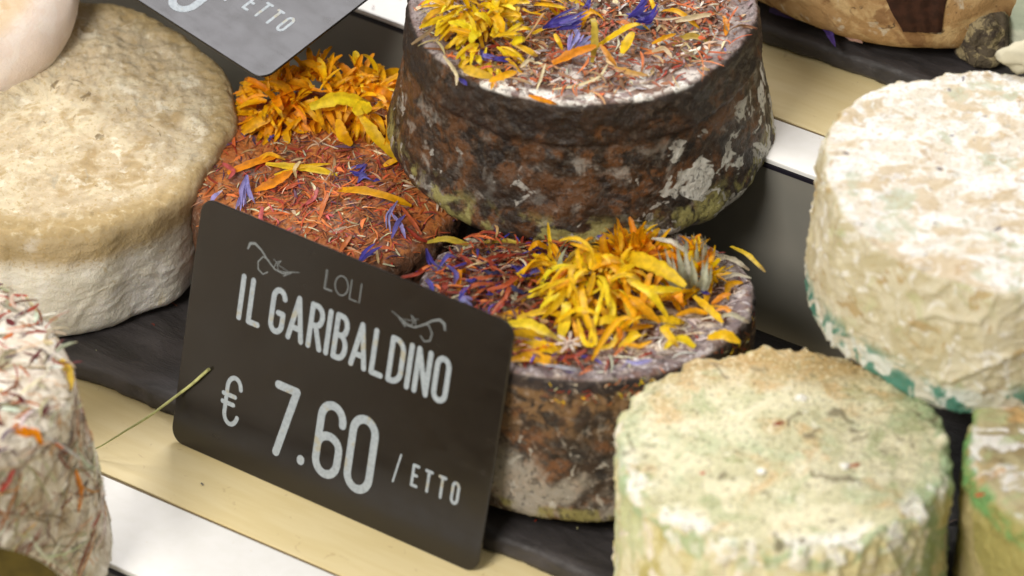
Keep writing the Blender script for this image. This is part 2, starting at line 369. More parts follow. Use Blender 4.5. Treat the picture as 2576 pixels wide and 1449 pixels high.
W1 = cheese('green_mould_cheese', 'squat pale green cheese at the lower right, mottled tan top, in front of the others', 1972, 1122, 424, 4.6, M_W1, 3, 0, 0.02, rbot=428, bulge=-.05, rr=.3, dish=-.05, out=.022, disp=GB+[(.14, (.8, .8, .4), 'vein', 'side'), (.13, .9, 'fbm', 'top'), (.20, 1.0, 'billow', 'rim')], seed=41, group='pale green and white bloomy cheeses')
M_W2 = pale('white_bloomy_rind',
    [((.66, .61, .52), .5, .0, .1, 0, 1, I_), ((.77, .77, .75), .9, .46, .55, .8, .95, (1, 1.3, 1)), ((.54, .43, .27), 1.0, .50, .58, .9, .85, (.8, 1.3, 1)), ((.42, .46, .33), .8, .57, .65, .5, .75, I_), ((.42, .28, .13), 1.8, .60, .68, .8, .65, I_), ((.79, .79, .79), 2.4, .55, .62, .8, .75, (1, 1.3, 1)), ((.40, .40, .38), 1.8, .64, .70, 1.2, .45, I_)],
    [((.56, .50, .33), .5, .0, .1, 0, 1, I_), ((.66, .61, .46), .7, .46, .56, 1.6, .9, I_), ((.56, .57, .34), .6, .57, .66, .6, .6, I_), ((.80, .78, .72), 1.2, .57, .61, 2.0, .8, I_), ((.46, .33, .15), 1.0, .57, .62, 1.8, .8, I_), ((.38, .42, .20), .7, .60, .67, 1.0, .7, I_), ((.42, .42, .20), .8, .62, .70, .5, .6, I_)],
    (((.62, .60, .50), .7, .3, .4, 3, 0, [S_, ('ht', .2, .1)], .9), ((.03, .22, .16), 1.0, .46, .54, 5, 1.2, [S_, ('ht', .30, .08)], .9), ((.74, .76, .70), 1.4, .52, .58, 5, 1, [S_, ('ht', .22, .12)], .9)),
    (((.46, .37, .24), 9, .53, .64, 4, .3, T_, .6), ((.12, .10, .12), 3.2, .70, .73, 2, .3, T_, .8), ((.34, .23, .11), 11, .60, .72, 3, 0, S_, .45)))
W2 = cheese('white_bloomy_cheese', 'white and tan cheese with blue-green mould at its base, stacked on two at the right', 2512, 448, 440, 4.0, M_W2, 7, 4, 4.55, rbot=446, bulge=.05, rr=.13, dish=.0, out=.035, disp=[(.12, .5, 'fbm', 'all'), (.04, 2.0, 'billow', 'side'), (.022, 6, 'fbm', 'all'), (.10, (1.3, 1.3, .8), 'billow', 'rim'), (.18, .5, 'vein', 'side'), (.07, 1.0, 'vein', 'side'), (.07, .9, 'fbm', 'top'), (.03, .7, 'vein', 'top')], seed=52, group='pale green and white bloomy cheeses')
M_W3 = pale('mottled_rind',
    [((.50, .44, .26), .5, .0, .1, 0, 1, I_), ((.32, .24, .12), .9, .50, .60, .6, .8, I_), ((.85, .84, .82), .8, .54, .60, .8, .95, I_), ((.60, .36, .14), .7, .56, .64, .6, .8, I_), ((.42, .48, .25), .9, .56, .66, .5, .7, I_)],
    [((.36, .32, .11), .5, .0, .1, 0, 1, I_), ((.50, .42, .22), .8, .48, .6, 1, .8, (1, 1, .5))],
    (((.14, .36, .12), 1.0, .40, .52, 4, .5, [('rad', .92, .98), ('ht', .88, .95)], .85),), (((.20, .15, .08), 20, .62, .74, 3, 0, None, .5),))
W3 = cheese('mottled_cheese', 'brown and white mottled cheese with a green rim, at the far lower right edge', 2852, 1125, 430, 4.6, M_W3, 3, 0, 0.02, rbot=430, rr=.4, out=.02, disp=GB, seed=63, group='pale green and white bloomy cheeses')
# beige cheese left
M_B1 = rind('beige_rind', (.56, .46, .31), [
    ((.66, .57, .40), .7, .45, .58, 5, .5, T_, .9), ((.40, .28, .13), .9, .52, .66, 6, .8, T_, .7), ((.16, .11, .05), .8, .665, .70, 6, 1.8, T_, .75), ((.40, .36, .28), 2, .62, .68, 5, .6, T_, .5), ((.80, .74, .60), 1.6, .58, .66, 5, .4, T_, .7),
    ((.80, .77, .68), .5, .0, .1, 2, 0, S_), ((.86, .84, .79), .7, .45, .6, 5, .8, S_), ((.62, .52, .32), 1.0, .63, .69, 5, 1.5, S_, .6),
    ((.42, .31, .15), .6, .22, .42, 4, .6, [('ht', .66, .88), ('rad', .80, .93)], .9), ((.42, .30, .13), 8, .53, .66, 4, .3, ('ht', .6, .8), .55), ((.84, .77, .58), 5, .52, .74, 4, .3, T_, .4)],
    [(2.2, 5, .4, .1), (6, 6, .7, .05), (16, 3, .5, .025)], .8, .2, .15)
B1 = cheese('beige_cheese', 'large cream and tan cheese with a powdery top at the left, on the slate', 128, 282, 468, 3.9, M_B1, 9, 2, 0, rbot=452, bulge=.0, rr=.32, rb=.4, dish=-.05, out=.045, disp=[(.14, .4, 'fbm', 'all'), (.10, 1.3, 'billow', 'top'), (.04, .45, 'vein', 'side'), (.05, 1.2, 'fbm', 'side'), (.025, 5, 'fbm', 'top'), (.07, 2.5, 'ridge', 'top')], seed=74, ntop=80, group='pale washed cheeses at the left')
M_B2 = rind('pinkish_rind', (.70, .55, .38), [((.60, .42, .24), .9, .5, .62, 5, .5, None, .6), ((.78, .66, .52), 1.0, .55, .66, 5, .5, None, .7), ((.82, .70, .62), .5, 0, .1, 2, 0, ('rad', .70, .86)), ((.86, .78, .72), 1.4, .5, .6, 4, .5, ('rad', .7, .85), .6)],
    [(1.5, 5, .3, .1), (14, 4, .5, .04)], .6, .35, .2)
B2 = cheese('pinkish_cheese', 'smooth pinkish cheese in the top left corner, propped on the large beige one', -165, -72, 345, 2.4, M_B2, 26, -6, 3.4, bulge=0, rr=1.25, rb=1.05, out=.01, disp=[(.06, .5, 'fbm', 'all'), (.02, 3, 'fbm', 'all')], seed=85, nth=300, ntop=50, nside=40, group='pale washed cheeses at the left')
# upper shelf
M_D1 = rind('leaf_brown_rind', (.38, .23, .10), [((.54, .38, .19), .9, .45, .58, 5, .5, None, .9), ((.22, .11, .045), .8, .52, .62, 6, .8, None, .85), ((.05, .03, .02), 2.0, .62, .70, 6, .5, None, .8), ((.60, .55, .45), 1.8, .6, .68, 4, .5, None, .6)],
    [(2, 5, .6, .12), (12, 4, .6, .05)], .7, .3)
D1 = cheese('leaf_wrapped_cheese', 'blurred orange-brown cheese with a dark leaf on its side, on the upper slate', 2345, -445, 520, 4.2, M_D1, -2, 0, 5.62, rr=.4, rb=.7, out=.02, bulge=.2, disp=[(.12, .5, 'fbm', 'all'), (.08, 1.5, 'fbm', 'all')], seed=91, nth=300, ntop=40, nside=50, parts=True)
M_D2 = rind('speckled_mould', (.10, .08, .055), [((.34, .28, .16), 2.4, .5, .6, 5, .6, None, .9), ((.04, .03, .025), 3, .54, .64, 5, .4, None, .8), ((.45, .46, .42), 1.2, .55, .65, 4, .3, ('ht', .5, .8), .8)], [(3, 5, .8, .15), (12, 4, .6, .05)], .8, .2)
D2 = cheese('speckled_mouldy_cheese', 'small dark speckled mouldy cheese on the upper slate at the top right', 2480, 25, 60, 1.6, M_D2, 0, 0, 5.62, rbot=66, rr=.3, rb=.4, out=.06, disp=[(.12, 1.2, 'fbm', 'all'), (.08, 3, 'fbm', 'all')], seed=95, nth=160, ntop=20, nside=40)
M_D3 = rind('pale_green_rind', (.42, .48, .38), [((.62, .64, .52), .9, .45, .6, 4, .5, None, .9), ((.16, .26, .23), .9, .55, .66, 4, .5, None, .8)], [(3, 5, .4, .1)], .7, .3)
D3 = cheese('pale_green_cheese', 'blurred pale grey-green cheese in the top right corner, beside the speckled one', 2650, -190, 150, 3.6, M_D3, 0, 0, 5.62, rr=.35, rb=.3, out=.03, disp=[(.1, .7, 'fbm', 'all')], seed=97, nth=200, ntop=20, nside=40)
# foreground left
M_F1 = rind('herb_crust', (.66, .60, .50), [((.84, .80, .72), .9, .46, .56, 6, 1.4, None, .9, (1, 1, .5)), ((.46, .36, .24), 1.3, .55, .63, 6, 1.6, None, .75, (1, 1, .4)), ((.60, .30, .10), 1.2, .62, .68, 5, 1.2, None, .7, (1, 1, .5)), ((.14, .09, .09), 1.5, .65, .69, 6, 1.5, None, .85, (1, 1, .5)), ((.86, .83, .76), 6, .6, .7, 4, .6, None, .5)],
    [(1.6, 5, .5, .12), (7, 5, .7, .05), (25, 3, .5, .02)], .75, .3)
F1 = cheese('herb_crusted_cheese', 'tall white cheese crusted with petals and hay, in the foreground at the lower left', -300, 925, 482, 5.75, M_F1, 2, -2, -.6, rbot=540, rr=.9, bulge=.0, rb=.1, out=.025, disp=[(.12, .6, 'fbm', 'all'), (.10, (1.2, 1.2, .5), 'fbm', 'all'), (.06, (3, 3, 1.2), 'ridge', 'all'), (.04, 6, 'fbm', 'all')], seed=101, ntop=60, nside=150, nth=520)
M_F2 = flat('olive_rind', (.055, .038, .005), .85, .1, .15, 3, .3, 10)
F2 = cheese('olive_cheese', 'smooth dark olive cheese cut off by the bottom left corner, before the herb-crusted one', -105, 1535, 300, 4.0, M_F2, 0, 0, -.6, rr=.25, out=.006, disp=[(.02, .6, 'fbm', 'all')], seed=111, nth=300, ntop=30, nside=30)

# leaf on D1 : a shell following the side of that cheese
def leaf():
    V = []; F_ = []; nu, nv = 26, 20
    for i in range(nu+1):
        for j in range(nv+1):
            v = j/nv; u = i/nu-.5; wd = .40-.26*v
            a = -pi/2-.10+u*2*wd*.62+.02*sin(7*v); z = D1.h*(1.0-.80*v)
            q = D1.bvh.ray_cast(Vector((D1.R*2*cos(a), D1.R*2*sin(a), z)), Vector((-cos(a), -sin(a), 0)))[0]
            rr = (Vector((q[0], q[1])).length if q else D1.R)+.05+.02*sin(20*u)
            V.append((rr*cos(a), rr*sin(a), z))
    for i in range(nu):
        for j in range(nv): k = i*(nv+1)+j; F_.append((k, k+1, k+nv+2, k+nv+1))
    mesh_obj('leaf', V, F_, flat('dark_leaf', (.035, .012, .006), .7, .25, .3, 4, .4, 8), parent=D1.o)
leaf()

# ------------------------------------------------------------------ ribbons (petals, threads, straw)
_RR = np.random.RandomState(77)
def ribbon(P, wid, rollv, cup=.25, prof=(.35, .8, 1, .95, .6, .08), ncross=4, ctip=None, cbase=None, col=(.8, .5, .02), serr=0, n=12):
    """returns V, F, C for a thin curved petal following polyline P (local cm)"""
    P = np.asarray(P, float); L = np.r_[0, np.cumsum(np.linalg.norm(np.diff(P, axis=0), axis=1))]; L /= max(L[-1], 1e-6)
    t = np.linspace(0, 1, n+1)
    Q = np.stack([np.interp(t, L, P[:, k]) for k in range(3)], 1)
    for _ in range(2 if len(P) > 2 else 0): Q[1:-1] = (Q[:-2]+2*Q[1:-1]+Q[2:])/4
    Tn = np.gradient(Q, axis=0); Tn /= np.linalg.norm(Tn, axis=1)[:, None]+1e-9
    r0 = np.asarray(rollv(t) if callable(rollv) else np.tile(rollv, (n+1, 1)), float)
    S = np.cross(Tn, r0); S /= np.linalg.norm(S, axis=1)[:, None]+1e-9; Nn = np.cross(S, Tn)
    wv = np.interp(t, np.linspace(0, 1, len(prof)), prof)*wid/2
    V = []; Cc = []; F_ = []
    rag = 1+_RR.uniform(-.16, .16, (n+1, 2)); strk = 1+_RR.uniform(-.22, .14, ncross+1); brown = _RR.rand() < .3
    cb = np.asarray(cbase if cbase is not None else col); ct = np.asarray(ctip if ctip is not None else col); cm = np.asarray(col)
    for i in range(n+1):
        for j in range(ncross+1):
            s = (j/ncross*2-1)*(1 if 0 < j < ncross else rag[i, j % 2])
            V.append(Q[i]+S[i]*s*wv[i]+Nn[i]*(cup*wv[i]*(s*s)+.03*wid*cos(3*pi*s)))
            f = t[i]; c = cb*(1-f/.3)+cm*f/.3 if f < .3 else (cm if f < .8 else cm*(1-(f-.8)/.2)+ct*(f-.8)/.2)
            c = np.asarray(c)*strk[j]*(1+.06*sin(9*t[i]+j))
            if brown and f > .86: c = c*.45+np.array((.22, .09, .02))*.35
            Cc.append(np.clip(c, 0, .97))
    m = ncross+1
    for i in range(n):
        for j in range(ncross): k = i*m+j; F_.append((k, k+1, k+m+1, k+m))
    return V, F_, Cc
def emit(name, R_, mat, parent=None, M=None): return mesh_obj(name, R_[0], R_[1], mat, parent=parent, M=M, cols=R_[2])
class Bag:
    def __init__(s): s.V = []; s.F = []; s.C = []
    def add(s, R_):
        k = len(s.V); s.V += list(R_[0]); s.F += [tuple(q+k for q in f) for f in R_[1]]; s.C += list(R_[2])
    def obj(s, name, mat, M): return mesh_obj(name, np.array(s.V), np.array(s.F), mat, M=M, cols=np.array(s.C))

rnd = random.Random(5)
YEL = (.94, .58, .006); YEL2 = (.95, .68, .015); ORA = (.95, .33, .002); ORY = (.95, .46, .003); OLI = (.50, .36, .05)
BLU = (.070, .055, .36); BLU2 = (.16, .14, .50); LIL = (.34, .32, .66); NAVY = (.045, .045, .12)
RED = (.36, .045, .02); RED2 = (.52, .11, .035); ROR = (.66, .19, .05); PNK = (.60, .12, .12); BRN = (.20, .085, .035); TAN = (.55, .36, .18); CRM = (.74, .62, .42); WHT = (.82, .78, .70); MAR = (.13, .02, .02); GRN = (.42, .44, .28)
def jit(c, a=.12):
    f = 1+rnd.uniform(-a, a); return tuple(min(.95, max(.004, q*f*(1+rnd.uniform(-a, a)*.5))) for q in c)

def petal_path(c, x, y, ang, ln, lift, arch, curl):
    """petal lying on the top of cheese c: arch raises its middle, curl bends it sideways"""
    P = []; n = 6; a = ang; px_, py_ = x-cos(ang)*ln/2, y-sin(ang)*ln/2
    for i in range(n+1):
        t = i/n; s = surf(c, px_, py_); s = c.h-.6 if s is None else s
        if P and s < P[-1][2]-.35: s = P[-1][2]-.35
        P.append((px_, py_, s+lift+arch*sin(pi*t)+.03)); px_ += cos(a)*ln/n; py_ += sin(a)*ln/n; a += curl/n
    return P

# thread beds -------------------------------------------------------------
def herb_bed(c, n, label, cat, palette_fn, ln=(.25, .9), wd=(.03, .09), region=None, stack=.25, seed=1):
    r = random.Random(seed); b = Bag(); made = 0; tries = 0
    while made < n and tries < n*20:
        tries += 1
        rho = c.R*.985*sqrt(r.random()); th = r.random()*2*pi; x, y = rho*cos(th), rho*sin(th)
        dens = region(x, y) if region else 1
        if r.random() > dens: continue
        s = surf(c, x, y)
        if s is None or s < c.h-.8: continue
        pal = palette_fn(x, y); col = jit(pal[int(r.random()*len(pal))], .25)
        L = r.uniform(*ln)*(1.5 if r.random() < .12 else 1); a = r.random()*2*pi; k = r.uniform(-1.6, 1.6)
        lift = .01+stack*dens*r.random()**2; P = []; x0, y0 = x-cos(a)*L/2, y-sin(a)*L/2; dz = r.uniform(-.18, .22)*L
        for i in range(5):
            t = i/4; P.append((x0, y0, s+lift+dz*(t-.5)+.08*L*sin(pi*t))); x0 += cos(a)*L/4; y0 += sin(a)*L/4; a += k/4
        rv = np.array([r.uniform(-.8, .8), r.uniform(-.8, .8), 1])
        b.add(ribbon(P, r.uniform(*wd)*(1.8 if r.random() < .1 else 1), rv, r.uniform(-.6, .6), prof=(.4, .9, 1, .7, .25), ncross=2, n=5, col=col))
        made += 1
    o = b.obj('dried_herbs', HERB, c.M); tag(o, label, cat, kind='stuff'); return o

def g1pal(x, y):
    return [RED, RED, RED2, RED2, ROR, BRN, MAR, MAR, TAN, CRM, BLU, BRN] if x < .3+rnd.uniform(-1, 1) else [CRM, WHT, (.5, .44, .42), BRN, (.3, .2, .2), RED, (.34, .27, .28), WHT, MAR]
herb_bed(G1, 2900, 'red and cream dried petal shreds strewn over the front flower-topped cheese', 'dried herbs', g1pal, ln=(.15, .75), region=lambda x, y: (1.0 if x < .2 else .20)*(1 if x*x+y*y < 15.0 else .10), stack=.45, seed=3)
herb_bed(G2, 1650, 'reddish brown dried petal shreds strewn over the smaller cheese behind the price card', 'dried herbs', lambda x, y: [RED2, ROR, ROR, BRN, MAR, (.62, .52, .36), (.12, .06, .10), (.60, .16, .03), (.62, .10, .03), (.30, .12, .045), (.26, .10, .04), TAN, CRM, PNK, RED, ROR, (.42, .12, .04), (.45, .08, .03), RED, ROR], ln=(.12, .6), wd=(.025, .07), region=lambda x, y: max(.25, 1.1-.28*sqrt((x-.3)**2+(y+.6)**2)), stack=.12, seed=4)
herb_bed(G3, 3600, 'cream and rust dried petal shreds strewn over the topmost dark cheese', 'dried herbs', lambda x, y: [BRN, TAN, (.45, .2, .1), CRM, WHT, ROR, RED2, BRN, RED, (.32, .14, .08), (.34, .27, .24), (.4, .16, .07)], ln=(.07, .4), wd=(.03, .11), region=lambda x, y: (1 if x*x+y*y < 15.0 else .18)*(.55 if (x-1)**2+(y+2.5)**2 < 2.5 else 1), stack=.22, seed=5)
herb_bed(G3, 300, 'long straw and rust shreds over the finer ones on the topmost dark cheese', 'dried herbs', lambda x, y: [TAN, (.45, .2, .1), RED2, BRN, (.5, .4, .2), ROR], ln=(.4, 1.0), wd=(.03, .09), stack=.3, seed=6)

USED = set()
def zone_label(c, P, wid, col, label):
    noun = 'petal' if 'petal' in label else ('red thread' if 'thread' in label else 'pale leaf strip')
    where = {id(G1): 'front dark cheese', id(G2): 'smaller brown cheese', id(G3): 'topmost cheese'}.get(id(c), 'cheese')
    m = np.mean(np.array(P), 0); xr, yr = m[0]/c.R, m[1]/c.R
    hx = 'left rim' if xr < -.72 else 'left side' if xr < -.2 else 'middle' if xr < .25 else 'right side' if xr < .72 else 'right rim'
    hy = 'back' if yr > .35 else 'front edge' if yr < -.55 else 'centre' if yr > -.1 else 'front'
    L = float(np.sum(np.linalg.norm(np.diff(np.array(P), axis=0), axis=1))); size = 'long' if L > 1.6 else 'short' if L < .75 else ''
    shape = 'broad' if wid > .33 else 'thin' if wid < .17 else ''
    cl = {YEL: 'yellow', YEL2: 'bright yellow', ORA: 'deep orange', ORY: 'amber', BLU: 'dark blue', BLU2: 'violet-blue', LIL: 'lilac', NAVY: 'navy', RED: 'dark', RED2: 'brick', ROR: 'coral', PNK: 'pink'}.get(col, 'dull yellow' if noun == 'petal' and col[0] > .3 else '')
    for extra in ('', 'curved ', 'small ', 'slanting ', 'twisted ', 'wrinkled ', 'pale-edged ', 'half-buried ', 'crooked ', 'frayed '):
        t = ' '.join((size+' '+shape+' '+extra+cl+' '+noun+' on the '+where+', '+hx+' '+hy).split())
        if t not in USED: break
    USED.add(t); return t
# loose petals given by photo points ---------------------------------------
def loose(c, pts, wid, col, label, group, cat='petal', lifts=None, tip=None, base=None, cup=.3, roll=None, name='petal', prof=(.45, .75, 1, 1, .95, .8, .3)):
    P = []
    for i, (x, y) in enumerate(pts):
        l = .22 if lifts is None else lifts[i]
        P.append(pix(c, x, y, l))
    label = zone_label(c, P, wid, col, label) if cat in ('petal', 'flower thread', 'leaf') and group else label
    P = np.array(P); rv = np.array(roll if roll is not None else (rnd.uniform(-.3, .3), -.5+rnd.uniform(-.3, .3), 1))
    ctr = P.mean(0); M = c.M @ Matrix.Translation(Vector(ctr)*CM)
    if col in (BLU, BLU2, LIL) and wid > .15:      # frayed cornflower floret: narrow lobes from one base
        b = Bag(); L_ = np.linalg.norm(P[-1]-P[0]); tdir = (P[-1]-P[0])/(L_+1e-6); side = np.cross(tdir, [0, 0, 1.0])
        for q in range(4):
            sp = (q-1.5)*wid*.42; P2 = (P-ctr).copy(); t_ = np.linspace(0, 1, len(P2)); P2 = P2+side[None]*(sp*t_[:, None]**.8)+np.array([0, 0, 1])*(rnd.uniform(-.1, .25)*L_*t_[:, None]**1.5)-tdir[None]*(rnd.uniform(0, .25)*L_*t_[:, None])
            b.add(ribbon(P2, wid*rnd.uniform(.26, .42), rv+np.array([rnd.uniform(-.4, .4), rnd.uniform(-.4, .4), 0]), .5, col=jit(col, .18), ctip=tuple(q_*1.15 for q_ in col), cbase=base, prof=(.5, .7, 1, 1, .8, .12), ncross=3, n=12))
        o = b.obj(name, PETAL, M)
    else:
        o = emit(name, ribbon(P-ctr, wid, rv, cup, col=jit(col, .07), ctip=tip or tuple(q*.92 for q in col), cbase=base, prof=prof, n=16), PETAL, M=M)
    return tag(o, label, cat, group)
Y1 = ('loose yellow marigold petal lying on the front flower-topped cheese', 'loose yellow petals on the front flower-topped cheese')
def y1(pts, w_=.34, col=YEL, **k): loose(G1, pts, w_*.72, col, *Y1, **k)
y1([(1285, 905), (1340, 895), (1400, 915)], .42, ORY); y1([(1290, 880), (1350, 870), (1425, 885)], .45, YEL, lifts=(.2, .35, .2)); y1([(1262, 815), (1330, 815), (1400, 850)], .42, YEL2, lifts=(.35, .55, .35))
y1([(1240, 812), (1290, 790), (1345, 800)], .36, YEL); y1([(1330, 735), (1390, 715), (1450, 690)], .22, YEL2, lifts=(.3, .5, .4)); y1([(1318, 752), (1370, 735), (1420, 752)], .24, YEL2, lifts=(.3, .5, .3))
y1([(1300, 800), (1380, 780), (1445, 812)], .32, YEL, lifts=(.3, .5, .3)); y1([(1435, 900), (1455, 850), (1440, 800)], .2, ORY, lifts=(.1, .3, .5)); y1([(1500, 880), (1540, 870), (1560, 835)], .22, YEL)
y1([(1545, 875), (1562, 845), (1552, 820)], .2, ORA, lifts=(.1, .25, .4)); y1([(1570, 865), (1610, 872), (1640, 858)], .18, ORY); y1([(1780, 850), (1820, 842), (1862, 862)], .42, YEL, lifts=(.1, .3, .1))
y1([(1745, 745), (1785, 780), (1818, 812)], .34, YEL, lifts=(.5, .35, .15)); y1([(1700, 795), (1745, 780), (1780, 790)], .26, ORY); y1([(1790, 765), (1818, 745), (1838, 738)], .24, ORA, lifts=(.2, .4, .3)); y1([(1800, 782), (1825, 775), (1838, 790)], .22, ORA)
y1([(1372, 690), (1385, 630), (1378, 560)], .15, YEL, lifts=(.2, .6, 1.1)); y1([(1405, 625), (1440, 600), (1480, 612), (1470, 640)], .2, ORY, lifts=(.2, .7, .7, .3)); y1([(1075, 610), (1120, 600), (1200, 622)], .24, (.62, .46, .05), lifts=(.2, .5, .2))
y1([(1215, 610), (1270, 605), (1320, 615)], .2, (.6, .45, .05)); y1([(1838, 620), (1880, 640), (1925, 685)], .22, (.62, .42, .02), lifts=(.25, .5, .3))
y1([(1340, 640), (1375, 655), (1400, 690)], .24, YEL, lifts=(.4, .6, .4)); y1([(1350, 665), (1370, 690), (1400, 700)], .22, ORY, lifts=(.5, .6, .5))
y1([(1540, 660), (1600, 648), (1670, 678), (1725, 720)], .56, YEL2, lifts=(.8, 1.25, 1.2, .9), roll=(0, -1.2, .7)); y1([(1560, 690), (1640, 740), (1680, 800)], .34, YEL2, lifts=(.9, .9, .3), roll=(.4, -.9, .8)); y1([(1560, 740), (1600, 760), (1660, 812)], .34, ORY, lifts=(.7, .8, .3), roll=(.3, -.9, .8))
y1([(1640, 800), (1680, 805), (1722, 812)], .34, YEL, lifts=(.2, .25, .12)); y1([(1600, 720), (1650, 730), (1715, 728)], .3, YEL2, lifts=(.7, .9, .7)); y1([(1570, 760), (1590, 800), (1545, 850)], .2, (.7, .5, .03), lifts=(.7, .5, .1))
for pts, w_, li in [([(1440, 700), (1405, 760), (1362, 803)], .26, (.9, .8, .3)), ([(1462, 715), (1472, 790), (1498, 862)], .26, (.9, .9, .25)), ([(1502, 705), (1545, 770), (1532, 835)], .24, (1.0, .9, .3)), ([(1452, 800), (1470, 868), (1500, 872), (1490, 800)], .2, (.5, .5, .4, .8)), ([(1425, 690), (1390, 720), (1372, 790)], .2, (.8, .8, .4)),
                    ([(1520, 720), (1500, 800), (1478, 872)], .17, (1.0, .8, .3)), ([(1560, 735), (1600, 790), (1560, 830)], .2, (.8, .9, .3)), ([(1300, 690), (1350, 660), (1420, 665)], .17, (.5, .7, .7)), ([(1330, 630), (1350, 610), (1380, 625)], .2, (.4, .7, .4)), ([(1250, 860), (1310, 838), (1370, 850)], .4, (.25, .45, .3))]:
    y1(pts, w_, rnd.choice([YEL, YEL2, ORY]), lifts=li, roll=(rnd.uniform(-.6, .6), -.8, .6))
C1_ = ('greyish blue cornflower petal on the front flower-topped cheese', 'blue petals on the front flower-topped cheese')
for pts, w_, col in [([(1072, 625), (1085, 670), (1115, 695)], .22, BLU), ([(1100, 680), (1130, 640), (1150, 650)], .16, BLU2), ([(1340, 665), (1348, 690), (1340, 705)], .22, BLU2), ([(1300, 680), (1325, 700), (1345, 695)], .2, BLU), ([(1285, 665), (1310, 690), (1320, 712)], .16, BLU), ([(1150, 765), (1170, 752), (1195, 765)], .26, LIL), ([(1165, 770), (1160, 740), (1180, 725)], .16, BLU), ([(1160, 700), (1190, 710), (1215, 700)], .18, BLU), ([(1405, 650), (1430, 665), (1455, 660)], .22, BLU), ([(1420, 640), (1440, 655), (1470, 650)], .14, LIL), ([(1250, 715), (1290, 725), (1320, 740)], .16, NAVY), ([(1490, 590), (1520, 596), (1550, 610)], .16, BLU2), ([(1755, 720), (1775, 738), (1790, 735)], .15, BLU), ([(1110, 655), (1150, 690), (1140, 720)], .15, BLU2), ([(1200, 670), (1235, 690), (1260, 680)], .14, NAVY), ([(1560, 905), (1600, 915), (1640, 905)], .14, LIL), ([(1350, 915), (1420, 925), (1470, 935)], .10, (.4, .42, .5))]:
    loose(G1, pts, w_, col, C1_[0], C1_[1], cat='petal', lifts=[.35, .5, .3][:len(pts)], base=WHT if rnd.random() < .3 else None, prof=(.15, .5, .8, 1, .9, .3))
R1_ = ('thick red safflower thread in the heap on the front flower-topped cheese', 'thick red threads on the front flower-topped cheese')
for pts in [[(1000, 700), (1050, 690), (1080, 665)], [(1045, 690), (1075, 670), (1100, 668)], [(1240, 680), (1230, 650), (1280, 640)], [(1225, 730), (1270, 720), (1310, 690)], [(1230, 800), (1260, 760), (1285, 740)], [(1240, 790), (1262, 770), (1270, 745)], [(1180, 700), (1220, 700), (1250, 690)], [(1160, 735), (1200, 715), (1250, 715)], [(1290, 700), (1275, 740), (1262, 772)], [(1420, 900), (1450, 895), (1475, 880)], [(1545, 895), (1560, 880), (1570, 870)]]:
    loose(G1, pts, rnd.uniform(.09, .15), rnd.choice([RED, RED2, ROR]), R1_[0], R1_[1], cat='flower thread', name='flower_thread', lifts=[.4, .55, .4])
W1_ = ('papery white floret on the front flower-topped cheese', 'papery white florets')
for k in range(7):
    a = k*2*pi/7+.3; loose(G1, [(1432, 862), (1432+26*cos(a), 862+18*sin(a)), (1432+44*cos(a), 862+30*sin(a))], .09, (.80, .68, .58), 'papery white floret pointing '+['right', 'back and right', 'back and left', 'left', 'front and left', 'to the front', 'front and right'][k]+' in the pale star on the front dark cheese', 'papery white florets', cat='floret', name='floret', lifts=[.35, .45, .3])
for pts in [[(1800, 640), (1850, 655), (1885, 680)], [(1810, 705), (1850, 690), (1890, 700)], [(1760, 650), (1800, 655), (1835, 645)], [(1800, 800), (1840, 790), (1885, 812)], [(1170, 600), (1200, 610), (1155, 640)], [(1560, 700), (1580, 720), (1575, 745)]]:
    loose(G1, pts, .14, (.62, .58, .42), 'pale straw-coloured leaf strip on the front flower-topped cheese', 'pale leaf strips', cat='leaf', name='leaf', lifts=[.12, .3, .15])

Y2 = ('loose orange petal among red shreds on the smaller brown cheese', 'loose orange petals on the smaller brown cheese')
for pts, w_, col, li in [([(572, 436), (640, 408), (700, 392)], .22, ORA, (.1, .3, .3)), ([(630, 418), (675, 385), (718, 402)], .12, ORY, (.2, .4, .3)), ([(668, 412), (740, 420), (800, 428), (850, 440)], .2, YEL2, (.25, .3, .3, .2)), ([(640, 480), (690, 460), (735, 430)], .26, ORA, (.1, .25, .35)), ([(850, 478), (910, 478), (980, 495), (1035, 518)], .24, ORY, (.2, .45, .4, .15)), ([(755, 405), (740, 425), (745, 448)], .1, (.85, .72, .35), (.4, .45, .2)), ([(690, 440), (760, 418), (830, 412)], .1, YEL, (.3, .35, .25)), ([(960, 420), (1000, 400), (1015, 405)], .15, ORY, (.1, .25, .1))]:
    loose(G2, pts, w_, col, *Y2, lifts=li, roll=(0, -.4, 1))
B2_ = ('lilac or blue petal on the smaller brown cheese behind the price card', 'blue petals on the smaller brown cheese')
for pts, w_, col, li in [([(622, 440), (615, 480), (625, 522)], .30, LIL, (.35, .3, .1)), ([(612, 480), (605, 510), (600, 540)], .18, LIL, (.25, .2, .1)), ([(560, 478), (538, 495), (525, 525)], .14, LIL, (.2, .3, .1)), ([(668, 340), (680, 352), (690, 348)], .22, BLU2, (.1, .2, .1)), ([(880, 430), (905, 440), (925, 420)], .2, BLU, (.2, .3, .2)), ([(900, 460), (915, 440), (935, 448)], .22, BLU2, (.2, .35, .2)), ([(870, 425), (900, 420), (930, 412)], .12, BLU, (.1, .2, .1)), ([(930, 450), (950, 455), (965, 465)], .14, BLU, (.1, .2, .1)), ([(1000, 505), (975, 545), (980, 585)], .16, LIL, (.35, .35, .2)), ([(1020, 540), (1000, 560), (985, 600)], .13, BLU2, (.3, .35, .2)), ([(990, 540), (1010, 570), (1020, 600)], .12, LIL, (.2, .3, .1)), ([(900, 665), (925, 635), (950, 622)], .28, BLU, (.2, .3, .3))]:
    loose(G2, pts, w_, col, *B2_, lifts=li, base=WHT if rnd.random() < .3 else None, prof=(.25, .6, 1, 1, .8, .2))
